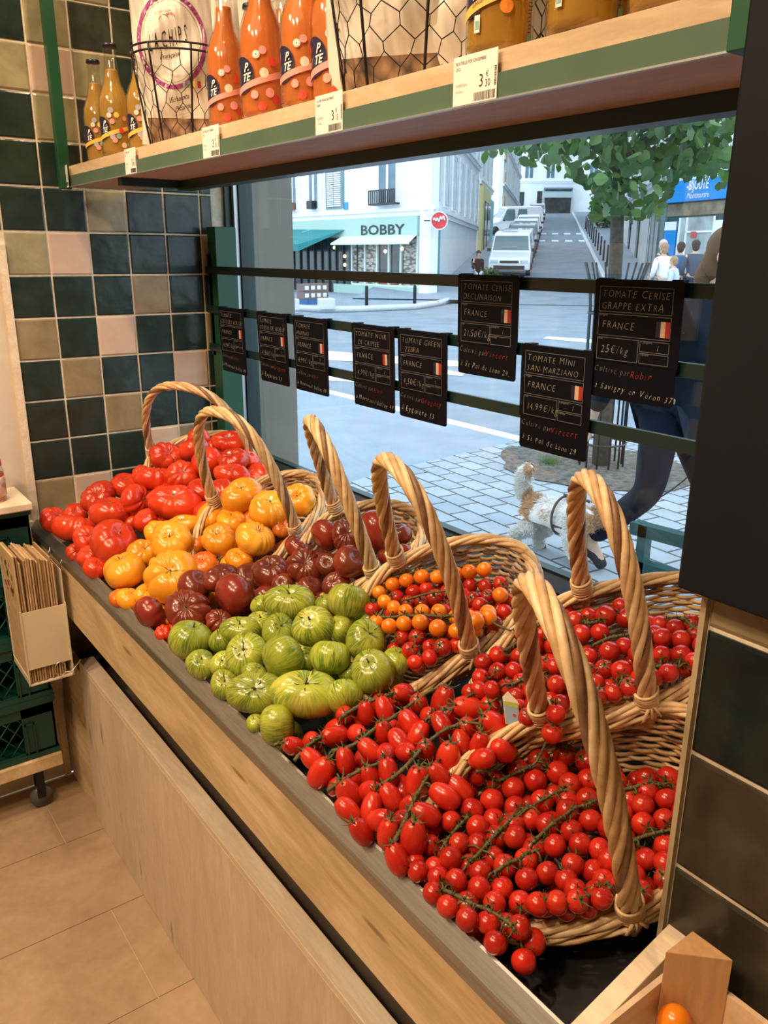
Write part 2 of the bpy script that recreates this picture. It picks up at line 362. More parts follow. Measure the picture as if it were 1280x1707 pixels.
# ================================================================== RAILS AND SIGNS
rails = empty('sign_rail', (1.09, 1.5, 1.3), 'dark green triple metal rail running across the window holding the slate price signs', 'rail')
for z in (1.565, 1.4505, 1.337):
    mb = MB(); mb.box((1.086, .66, z-.0225), (1.094, 2.405, z)); 
    o = mb.build('rail_bar', M['green_dark'], rails, bevel=.001); o.matrix_parent_inverse = Matrix.Translation((-1.09, -1.5, -1.3))
for y_ in (2.375, .66): mb = MB(); mb.box((1.094, y_, 1.30), (1.102, y_+.03, 1.60)); o = mb.build('bracket', M['green_dark'], rails); o.matrix_parent_inverse = Matrix.Translation((-1.09, -1.5, -1.3))
SG = [(2.299, 1.4505, ('TOMATE', 'COTELET ROUGE'), '4,99€/kg', None, 'à Montreuil bellay 49', 'leftmost of the row, against the green post'),
      (2.057, 1.4505, ('TOMATE', 'COEUR DE BOEUF'), '4,50€/kg', 'Grégory', 'à Eyguière 13', 'second from the left end'),
      (1.860, 1.4505, ('TOMATE', 'ANANAS'), '4,99€/kg', None, 'à Montreuil bellay 49', 'third from the left end'),
      (1.592, 1.4505, ('TOMATE NOIR', 'DE CRIMÉE'), '4,99€/kg', None, 'à Montreuil bellay 49', ''),
      (1.416, 1.4505, ('TOMATE GREEN', 'ZEBRA'), '4,50€/kg', 'Grégory', 'à Eyguière 13', ''),
      (1.226, 1.566, ('TOMATE CERISE', 'DECLINAISON'), '21,50€/kg', 'Vincent', 'à St Pol de Léon 29.', ''),
      (1.048, 1.4505, ('TOMATE MINI', 'SAN MARZIANO'), '14,99€/kg', 'Vincent', 'à St Pol de Léon 29', ''),
      (.893, 1.566, ('TOMATE CERISE', 'GRAPPE EXTRA'), '25€/kg', 'Robin', 'à Savigny en Véron 37', '')]
LBL = ['black slate sign for tomate cotelet rouge, leftmost on the rails by the green post', 'black slate sign for tomate coeur de boeuf hanging on the window rail',
       'black slate sign reading tomate ananas hanging on the window rail', 'black slate sign reading tomate noir de crimée on the window rail',
       'black slate sign reading tomate green zebra on the window rail', 'black slate sign reading tomate cerise declinaison, high on the top rail',
       'black slate sign reading tomate mini san marziano, the lowest hanging sign', 'black slate sign reading tomate cerise grappe extra, rightmost on the top rail']
for q, (ytop, zt, title, price, who, where, _) in enumerate(SG):
    W = .163; ry = random.Random(q)
    root = empty('price_sign', (1.074, ytop-W/2, zt), LBL[q], 'sign', 'slate price signs on the window rails')
    tilt = ry.uniform(-.012, .012)
    def P(u, v, d=0.0):   # u to the right seen from the room (towards -y), v down
        return (-.0012-d+v*.03, W/2-u+v*tilt, -v)
    def rr(mb, u0, v0, u1, v1, r, th, mi=0):
        pts = []
        for cx, cy, a0 in ((u1-r, v0+r, -90), (u1-r, v1-r, 0), (u0+r, v1-r, 90), (u0+r, v0+r, 180)):
            for k in range(5):
                a = math.radians(a0+k*22.5); pts.append(P(cx+r*math.cos(a), cy+r*math.sin(a)))
        mb.extrude(pts, (th, 0, 0), mi)
    mb = MB(); rr(mb, 0, -.001, W, .128, .003, .0014); cardo = mb.build('card', M['slate'], root)
    mb = MB(); rr(mb, .003, .126, W-.002, .186, .006, .0014); lowo = mb.build('lower_card', M['slate'], root)
    for a_ in (.155, .02): mb = MB(); mb.box((.0, W/2-a_, -.005), (.020, W/2-a_+.015, .0025)); mb.build('hook', M['slate'], root)
    mb = MB()
    def rect(u0, v0, u1, v1, w=.0007):
        for a in ((u0, v0, u1, v0+w), (u0, v1-w, u1, v1), (u0, v0, u0+w, v1), (u1-w, v0, u1, v1)):
            mb.poly([P(a[0], a[1], .0003), P(a[2], a[1], .0003), P(a[2], a[3], .0003), P(a[0], a[3], .0003)])
    L, Rr = .010, W-.017
    rect(L, .010, Rr, .049); rect(L, .052, Rr, .086); rect(L, .089, L+.080, .124); rect(L+.083, .089, Rr, .106); rect(L+.083, .108, Rr, .124)
    for body, u, v in (('Origine', L+.002, .0555), ('Prix', L+.002, .0925), ('Catégorie', L+.085, .0925), ('Variété', L+.085, .1115)):
        put_text(mb, body, lambda x, y, u=u, v=v: P(u+x, v-y, .0004), .0052)
    mb.build('printed_frame', M['line'], cardo)
    mb = MB()
    def hand(body, u, v, s, mi=0, sh=.15, sx=1.0, rot=0.0):
        x0 = 0
        for k, ch in enumerate(body):
            vv, ff = text_geo(ch, s*ry.uniform(.92, 1.08), shear=sh+ry.uniform(-.08, .08), thin=-.0004 if s > .012 else 0, sx=sx)
            wch = (max([a for a, b in vv])-0 if vv else s*.3)+s*.10
            jy = ry.uniform(-.04, .04)*s
            if vv: mb.add([P(u+x0+a, v-b+jy+(x0+a)*rot, .0004) for a, b in vv], ff, mi)
            x0 += wch
    hand(title[0], L+.005, .0265, .0155, sx=.95); hand(title[1], L+.014 if q in (3, 4) else L+.005, .0445, .0155, sx=.9)
    hand('FRANCE', L+.008, .0745, .0165, sx=.9); hand(price, L+.008, .1135, .018, sx=.82, sh=.2); hand('1', L+.112, .103, .013)
    mb.build('handwriting', [M['chalk']], cardo); mb = MB()
    hand('Cultivé par', L-.003, .143, .0145, sh=.35, sx=.75, rot=.05)
    if who: hand(who, L+.068, .148, .0165, mi=1, sh=.35, sx=.85)
    else: hand('Albin', L+.07, .148, .015, mi=1, sh=.35, sx=.8)
    hand(where, L+.000, .170, .0165 if len(where) < 16 else .0145, mi=2, sh=.35, sx=.78 if len(where) > 18 else .85, rot=.06)
    mb.build('handwritten_note', [M['chalk'], M['chalk_red'], M['chalk_white']], lowo)
    mb = MB(); fu, fv = Rr-.026, .0585
    order = ('flag_red', 'flag_white') if q == 3 else ('flag_blue', 'flag_white', 'flag_red')
    n = 3
    cols = [2, 1, 0] if q == 3 else [0, 1, 2]
    for k in range(3):
        a = fu+k*.0082; mb.poly([P(a, fv, .0004), P(a+.0082, fv, .0004), P(a+.0082, fv+.0235, .0004), P(a, fv+.0235, .0004)], cols[k])
    mb.build('flag', [M['flag_blue'], M['flag_white'], M['flag_red']], cardo)
# price tags on the shelf strip
TG = [(2.392, 0, 'MARMELADE', '3,00', 'small white price tag at the far left corner of the shelf', .055),
      (1.925, 1, 'BOUTEILLE POP|33CL', '3€30', 'white price tag below the three yellow bottles', .068),
      (1.514, 2, 'BOUTEILLE POP TURBANE|33CL', '3€30', 'white price tag under the first orange bottle', .070),
      (1.120, 3, 'LA CHIPS FRANÇAISE PIMENT|FUMÉ', '3€15', 'white price tag reading 3 euro 15 under the middle wire basket', .072),
      (.812, 4, 'BOUTEILLE POP GINGEMBRE|33CL', '3€30', 'largest white price tag reading 3 euro 30 under the ginger bottle', .074)]
for y, k, ti, pr, lab, W in TG:
    root = empty('price_tag', (.6935, y, 1.819), lab, 'price tag', 'price tags on the shelf edge'); H = .054
    th = .12 if k == 0 else 0
    def P(u, v, d=0): return (-.0004-d-u*th, -u, -v)
    mb = MB().extrude([P(0, 0), P(W, 0), P(W, H), P(0, H)], (.0006, 0, 0)); mb.build('card', M['paper'], root)
    mb = MB(); hs = W/.074
    for i, l in enumerate(ti.split('|')): put_text(mb, l, lambda x, y_, i=i: P(.004*hs+x, .009+i*.0058-y_, .0002), .0050, sx=(.80*hs if len(l) < 24 else .72*hs), shear=.1)
    put_text(mb, {3: '26,25€/KG', 4: '10,00€/Litre'}.get(k, '10,00€/L'), lambda x, y_: P(.004+x, .032-y_, .0002), .0050, sx=.8*hs, mi=1)
    put_text(mb, '3,30 (Unité)', lambda x, y_: P(.004+x, .038-y_, .0002), .0034, sx=.8*hs, mi=1)
    put_text(mb, '3', lambda x, y_: P(.044*hs+x, .036-y_, .0002), .019, sx=.85*hs)
    put_text(mb, '€', lambda x, y_: P(.0555*hs+x, .027-y_, .0002), .008, sx=.9*hs); put_text(mb, pr[-2:], lambda x, y_: P(.0545*hs+x, .037-y_, .0002), .011, sx=.8*hs)
    br = random.Random(k); u = .036*hs
    while u < W-.003:
        w = br.choice([.0004, .0007, .0012]); mb.poly([P(u, .041, .0002), P(u+w, .041, .0002), P(u+w, .050, .0002), P(u, .050, .0002)]); u += w+br.choice([.0005, .0009])
    v = .018
    while v < .037: w = br.choice([.0004, .0009]); mb.poly([P(W-.0045, v, .0002), P(W-.001, v, .0002), P(W-.001, v+w, .0002), P(W-.0045, v+w, .0002)]); v += w+.0007
    mb.build('printing', [M['ink'], M['grey_ink']], root)
# ================================================================== WICKER BASKETS
def wick(name, c1, c2):
    t = NT(name); t.set(Roughness=.42, Specular_IOR_Level=.45); co = t.coord('Object', (1, 1, 1)); nz = t.noise(co, 55, 4, .6)
    r = t.ramp(nz, [(.3, c1), (.68, c2)]); t.col(r); t.bump(t.noise(co, 400, 2), 0, .15, .001); return t.m
M['wk_light'] = wick('willow_light', (.60, .40, .20), (.82, .62, .37)); M['wk_mid'] = wick('willow_mid', (.44, .26, .11), (.64, .43, .22)); M['wk_dark'] = wick('willow_dark', (.13, .065, .03), (.28, .15, .07))
WK = [M['wk_light'], M['wk_mid'], M['wk_dark']]
BK = dict(
 F=([.727, .559, .93], -.518, -.231, -.379, .217, .136, .405, .115, 'nearest and largest open wicker basket, full of round red cherry tomatoes'),
 E=([.919, .679, 1.052], -.466, -.178, -.415, .219, .112, .305, .115, 'wicker basket behind the nearest one against the window, holding red cherry tomatoes'),
 D=([.83, .989, 1.025], -.496, -.293, -.107, .195, .122, .325, .115, 'wicker basket holding orange and red cherry tomatoes in the middle of the display'),
 C=([.887, 1.308, 1.034], -.409, -.108, -.285, .145, .130, .287, .11, 'small wicker basket of dark red brown tomatoes beside the orange cherry basket'),
 B=([.824, 1.63, 1.011], -.346, -.182, .291, .195, .133, .290, .115, 'wicker basket of yellow tomatoes with a handle in front of the far red one'),
 A=([.916, 2.11, 1.028], -.305, -.259, .551, .161, .172, .257, .11, 'farthest wicker basket of red beefsteak tomatoes by the tiled wall'))
def frame(p):
    c = np.array(p[0]); n = np.array([p[1], p[2], 1.]); n /= np.linalg.norm(n)
    u = np.array([math.cos(p[3]), math.sin(p[3]), 0]); u -= n*(u@n); u /= np.linalg.norm(u); v = np.cross(n, u); return c, n, u, v
BFR = {k: frame(p) for k, p in BK.items()}
for bi, (key, p) in enumerate(BK.items()):
    c, n, u, v = BFR[key]; a, b, H, dep = p[4:8]; r = random.Random(bi+40)
    root = empty('wicker_basket', (0, 0, 0), p[8], 'basket', 'handled wicker baskets on the tomato display')
    root.matrix_world = Matrix(((u[0], v[0], n[0], c[0]), (u[1], v[1], n[1], c[1]), (u[2], v[2], n[2], c[2]), (0, 0, 0, 1)))
    dr = lambda ang: -dict(A=.04, B=.095, C=.045, D=.085, E=.045, F=.012)[key]*max(0, -math.cos(ang)-.1)**1.2
    def S(ang, t):   # wall surface: t=0 rim, t=1 bottom
        k = 1-.30*t**1.3-(.12*max(0, t-.8)/.2 if t > .8 else 0); return np.array([a*k*math.cos(ang), b*k*math.sin(ang), -dep*t+dr(ang)*(1-t)])
    mb = MB(); NS = 36; rowsN = 21
    for j in range(rowsN):
        t = .05+.93*j/(rowsN-1); pts = []
        for q in range(NS*4):
            ang = 2*PI*q/(NS*4)+.01*j; s = S(ang, t); off = .0030*math.cos(PI*q/4+(j % 2)*PI)
            rad = math.hypot(s[0], s[1]); s = s*np.array([1+off/rad, 1+off/rad, 1]); s[2] += .0011*math.sin(ang*7+j*2.1)+.0009*math.sin(ang*17+j)
            pts.append(s)
        mb.tube(pts, .0031*r.uniform(.9, 1.12), 5, mi=r.choice([0, 1, 1, 2, 1]), closed=True)
    mb.build('woven_wall', WK, root)
    mb = MB()
    for q in range(NS):
        ang = 2*PI*q/NS+.05; mb.tube([S(ang, t) for t in np.linspace(-.01, .99, 7)], .0022, 5, mi=2)
    mb.build('stakes', WK, root)
    mb = MB()
    for t_ in np.linspace(.04, .97, 12):
        pts = [S(2*PI*q/48, .985)*np.array([t_, t_, 1]) for q in range(48)]; mb.tube(pts, .0042, 4, mi=2, closed=True)
    mb.build('woven_base', WK, root)
    mb = MB(); K = 11
    for s_ in range(5):
        pts = []
        for q in range(220):
            ang = 2*PI*q/220; ph = K*ang*.5*2/2+2*PI*s_/5; ro = .0068*math.cos(ph); zo = .0062*math.sin(ph)+.002+.0012*math.sin(3*ang+s_)
            base = np.array([(a+ro)*math.cos(ang), (b+ro)*math.sin(ang), zo+dr(ang)]); pts.append(base)
        mb.tube(pts, .0044, 6, mi=[0, 0, 1, 0, 1][s_], closed=True)
    # long diagonal border rods tucked on the outside
    for q in range(26):
        a0 = 2*PI*q/26; pts = []
        for w in range(9):
            w_ = w/8; ang = a0+.62*w_; k = .010*math.sin(PI*w_)+.003; pts.append([(a+k)*math.cos(ang), (b+k)*math.sin(ang), -.018+.020*w_+dr(ang)])
        mb.tube(pts, [.0022, .0032, .0036, .0036, .0036, .0036, .0034, .003, .002], 5, mi=r.choice([0, 1, 0]))
    mb.build('braided_rim', WK, root)
    mb = MB(); NN = 110; tw = 8.5
    hw = b*1.02
    def arc(t):   # t 0..1
        th = PI*t; return np.array([0, hw*math.copysign(abs(math.cos(th))**.80, math.cos(th)), H*abs(math.sin(th))**.92])
    AP = np.array([arc(.012+.976*i/(NN-1)) for i in range(NN)])
    AP = np.vstack([[0, hw*.97, -.05], [0, hw*1.0, -.02], AP, [0, -hw*1.0, -.02], [0, -hw*.97, -.05]])
    T = np.gradient(AP, axis=0); T /= np.linalg.norm(T, axis=1)[:, None]; X = np.tile([1., 0, 0], (len(AP), 1)); Yv = np.cross(T, X)
    L = np.concatenate([[0], np.cumsum(np.linalg.norm(np.diff(AP, axis=0), axis=1))]); L /= L[-1]
    ns = 6
    for s_ in range(ns):
        ph = 2*PI*s_/ns+L*2*PI*tw*.5; rad = .0078
        pts = AP+rad*1.15*np.cos(ph)[:, None]*X+rad*.8*np.sin(ph)[:, None]*Yv
        mb.tube(pts, .0052, 6, mi=[0, 1, 0, 1, 0, 2][s_])
    hdl = mb.build('handle', WK, root)
    for sg in (1, -1):
        mb = MB()
        for w in range(7):
            z = .004+.0048*w; pts = []
            for q in range(20):
                an = 2*PI*q/20; pts.append([.0155*math.cos(an), sg*hw*.985+.0135*math.sin(an), z+.002*math.cos(an+w)])
            mb.tube(pts, .0023, 5, mi=0, closed=True)
        for dx in (-.010, .0, .010): mb.tube([[dx*.4, sg*(hw+.013), .012], [dx*1.2, sg*(hw+.014), -.010], [dx*2, sg*(b+.004), -.032]], .0022, 5, mi=0)
        mb.build('handle_binding', WK, hdl)

# ================================================================== TOMATOES
def surf(x, y, px=None): return .895+.38*(x-.55)
def unproj(px, py, dz=0, k=.38, z0=.895, x0=.55):
    d = ray(px, py); t = (z0+dz+k*(CAM[0]-x0)-CAM[2])/(d[2]-k*d[0]); return CAM+d*t, t
def tskin(name, kind, cols, rough=.24):
    t = NT(name); t.set(Roughness=rough, Coat_Weight=.18, Coat_Roughness=.08, Specular_IOR_Level=.5)
    co = t.coord('Object'); oi = t.n('ShaderNodeObjectInfo')
    add = t.n('ShaderNodeVectorMath', operation='ADD'); t.l(co, 0, add, 0); sc = t.n('ShaderNodeVectorMath', operation='SCALE'); sc.inputs[3].default_value = 7
    cmb = t.n('ShaderNodeCombineXYZ'); [t.l(oi, 'Random', cmb, i) for i in range(3)]; t.l(cmb, 0, sc, 0); t.l(sc, 0, add, 1)
    nz = t.noise(add, 14 if kind != 'cherry' else 30, 3, .55); r = t.ramp(nz, [(.28, cols[0]), (.5, cols[1]), (.72, cols[2])]); last = (r, 0)
    sep = t.n('ShaderNodeSeparateXYZ'); t.l(co, 0, sep, 0)
    if kind == 'green':
        nrm = t.n('ShaderNodeVectorMath', operation='MULTIPLY'); nrm.inputs[1].default_value = (1, 1, 0); t.l(co, 0, nrm, 0)
        nn = t.n('ShaderNodeVectorMath', operation='NORMALIZE'); t.l(nrm, 0, nn, 0)
        s2 = t.n('ShaderNodeVectorMath', operation='SCALE'); s2.inputs[3].default_value = 3.2; t.l(nn, 0, s2, 0)
        m2 = t.n('ShaderNodeVectorMath', operation='MULTIPLY'); m2.inputs[1].default_value = (8, 8, 9); t.l(co, 0, m2, 0)
        a2 = t.n('ShaderNodeVectorMath', operation='ADD'); t.l(s2, 0, a2, 0); t.l(m2, 0, a2, 1); a3 = t.n('ShaderNodeVectorMath', operation='ADD'); t.l(a2, 0, a3, 0); t.l(sc, 0, a3, 1)
        n2 = t.noise(a3, 3.6, 5, .62, .25); st = t.ramp(n2, [(.44, (0, 0, 0)), (.55, (1, 1, 1))])
        big = t.noise(add, 20, 2); bigr = t.ramp(big, [(.36, (.1, .1, .1)), (.6, (.85, .85, .85))]); f = t.mix(1.0, st, bigr, 'MULTIPLY')
        last = t.mix(f, last, (.085, .165, .018))
    if kind == 'dark':
        shoulder = t.ramp(sep, [(.0, (0, 0, 0)), (1, (1, 1, 1))], 2); mr = t.n('ShaderNodeMapRange'); mr.inputs[1].default_value = .0; mr.inputs[2].default_value = .035; t.l(sep, 2, mr, 0)
        mm = t.n('ShaderNodeMath', operation='MULTIPLY'); mm.inputs[1].default_value = .75; t.l(mr, 0, mm, 0); last = t.mix((mm, 0), last, (.075, .028, .014))
    if kind in ('yellow', 'red'):
        mr = t.n('ShaderNodeMapRange'); mr.inputs[1].default_value = .026; mr.inputs[2].default_value = .04; t.l(sep, 2, mr, 0)
        mm = t.n('ShaderNodeMath', operation='MULTIPLY'); mm.inputs[1].default_value = .28; t.l(mr, 0, mm, 0); last = t.mix((mm, 0), last, (.80, .42, .03) if kind == 'yellow' else (.75, .12, .02))
    hs = t.n('ShaderNodeHueSaturation'); mr = t.n('ShaderNodeMapRange'); mr.inputs[3].default_value = .82; mr.inputs[4].default_value = 1.15; t.l(oi, 'Random', mr, 0); t.l(mr, 0, hs, 'Value'); t.l(last[0], last[1], hs, 'Color')
    t.l(hs, 0, t.b, 'Base Color'); return t.m
M['t_red'] = tskin('tomato_red', 'red', [(.50, .026, .008), (.60, .040, .010), (.68, .068, .015)])
M['t_orangered'] = tskin('tomato_orange_red', 'yellow', [(.70, .10, .012), (.72, .15, .012), (.78, .26, .02)])
M['t_yellow'] = tskin('tomato_yellow', 'yellow', [(.78, .27, .010), (.82, .34, .016), (.85, .42, .035)])
M['t_dark'] = tskin('tomato_dark', 'dark', [(.16, .018, .010), (.24, .024, .012), (.33, .040, .020)])
M['t_green'] = tskin('tomato_green', 'green', [(.31, .37, .032), (.39, .45, .048), (.52, .51, .085)])
M['t_cherry'] = tskin('tomato_cherry', 'cherry', [(.36, .010, .006), (.47, .017, .008), (.58, .034, .012)])
M['t_cherry_orange'] = tskin('tomato_cherry_orange', 'cherry', [(.78, .17, .008), (.82, .22, .010), (.85, .30, .015)])
M['t_plum'] = tskin('tomato_plum', 'cherry', [(.42, .012, .007), (.52, .021, .009), (.62, .040, .013)])
M['calyx'] = mat('tomato_calyx', (.060, .085, .022), .65, var=.4, vs=200); M['vine'] = mat('tomato_vine', (.085, .085, .028), .6, var=.35, vs=90)
M['scar'] = mat('tomato_scar', (.30, .21, .10), .8, var=.3, vs=300)

def heirloom(seed, ribs, depth, flat, el, lobe, dim=.22):
    """unit-radius ribbed tomato; +z is the stem end"""
    r = random.Random(seed); nu, nv = 72, 34; vs = []
    p1, p2, p3 = [r.uniform(0, 2*PI) for _ in range(3)]; w1 = r.uniform(.15, .4)
    irr = [r.uniform(.5, 1.25) for _ in range(ribs)]
    for i in range(nv+1):
        th = PI*i/nv
        for k in range(nu):
            ph = 2*PI*k/nu; q = ph+w1*math.sin(2*ph+p1)+.5*w1*math.sin(3*ph+p2)
            x = (q/(2*PI)*ribs) % 1.0; ri = irr[int(q/(2*PI)*ribs) % ribs]
            groove = (1-abs(math.sin(PI*x))**.85)
            st = math.sin(th); env = st**.8*(1.0 if th < PI/2 else (.35+.65*abs(math.cos(th-PI/2))**2))
            top = .5+.5*math.cos(th)
            R = 1.06-.72*depth*ri*groove*env*(.30+.85*top)+.05*math.sin(2*ph+p3)*st+.03*math.sin(3*ph+p1)*st
            R += lobe*max(0, math.cos(ph-p2))**3*st
            sq = st**.88
            z = flat*math.copysign(abs(math.cos(th))**.9, math.cos(th))
            rho = sq
            z -= dim*math.exp(-(rho/.32)**2)*(1 if th < PI/2 else -.35)*1.0
            z -= depth*.42*groove*ri*math.exp(-((rho-.55)/.35)**2)*(1 if th < PI/2 else 0)
            vs.append((R*sq*math.cos(ph)*el, R*sq*math.sin(ph)/math.sqrt(el), z))
    fs = [(i*nu+k, (i+1)*nu+k, (i+1)*nu+(k+1) % nu, i*nu+(k+1) % nu) for i in range(nv) for k in range(nu)]
    return vs, fs
def scaled(vf, s): return [(x*s, y*s, z*s) for x, y, z in vf[0]], vf[1]
def calyx_mb(mb, z, s, n=5, seed=0, stem=.6, curl=.35, mi=0, w=.13):
    r = random.Random(seed)
    for k in range(n):
        a = 2*PI*k/n+r.uniform(-.25, .25); L = s*r.uniform(.75, 1.15); pts = []; c = r.uniform(.1, 1)*curl
        ca, sa = math.cos(a), math.sin(a); rows = []
        for q in range(5):
            t = q/4; wd = w*s*math.sin(PI*min(1, t*.8+.2))*(1-t)**.4+.004*s; rr = L*t; zz = z+L*c*t*t-.08*s*math.sin(PI*t)
            tw = r.uniform(-.1, .1)*s*t
            rows.append(((rr*ca-(wd+tw)*sa*1, rr*sa+(wd+tw)*ca, zz), (rr*ca, rr*sa, zz+.03*s), (rr*ca+(wd-tw)*sa, rr*sa-(wd-tw)*ca, zz)))
        vs = [p for row in rows for p in row]; o = len(vs)
        fs = [(3*q+j, 3*q+j+1, 3*q+j+4, 3*q+j+3) for q in range(4) for j in range(2)]
        mb.add(vs+[(x, y, zz-.02*s) for x, y, zz in vs], fs+[tuple(i+o for i in reversed(f)) for f in fs], mi, True)
    if stem: mb.tube([(0, 0, z-.05*s), (0, 0, z+.15*s), (r.uniform(-.2, .2)*s, r.uniform(-.2, .2)*s, z+stem*s)], [.11*s, .075*s, .085*s], 6, mi)
KINDS = {'R': 't_red', 'Y': 't_yellow', 'O': 't_orangered', 'K': 't_dark', 'G': 't_green'}
spec = {'R': [(7, .19, .76, 1.0, .05), (8, .22, .72, 1.08, .1), (5, .09, .80, 1.0, .10), (6, .17, .68, 1.32, .0)],
        'Y': [(6, .13, .76, 1.0, .05), (9, .18, .72, 1.05, .08), (4, .17, .78, 1.14, .1), (5, .15, .72, 1.34, .05)],
        'O': [(8, .10, .72, 1.0, .04)],
        'K': [(6, .14, .78, 1.0, .05), (10, .24, .70, 1.08, .08), (5, .04, .82, 1.0, .03), (5, .20, .72, 1.32, .05)],
        'G': [(5, .02, .88, 1.0, .01), (5, .05, .84, 1.03, .03), (5, .02, .86, 1.08, .02), (4, .13, .80, 1.24, .08)]}
HM = {k: [heirloom(100+17*i+ord(k), *s, dim=(.20 if k != 'G' else .13)) for i, s in enumerate(v)] for k, v in spec.items()}
NICE = {'R': 'red beefsteak tomato', 'Y': 'yellow beefsteak tomato', 'O': 'orange red beefsteak tomato', 'K': 'dark red brown tomato', 'G': 'green striped tomato'}
GRP = {'R': 'red beefsteak tomatoes at the far end', 'Y': 'yellow beefsteak tomatoes', 'O': 'orange red tomatoes among the yellow ones', 'K': 'dark red brown tomatoes', 'G': 'green striped tomatoes in the middle heap'}
c1 = lambda x, y, r: (x*.4375, 600+y*.4375, r*.4375); c2 = lambda x, y, r: (140+x*.328, 780+y*.328, r*.328)
c3 = lambda x, y, r: (400+x*.4219, 680+y*.4219, r*.4219); c4 = lambda x, y, r: (260+x*.3594, 940+y*.3594, r*.3594)
c5 = lambda x, y, r: (780+x*.328, 780+y*.328, r*.328); c6 = lambda x, y, r: (440+x*.3906, 1100+y*.3906, r*.3906); c7 = lambda x, y, r: (740+x*.34375, 1140+y*.34375, r*.34375)
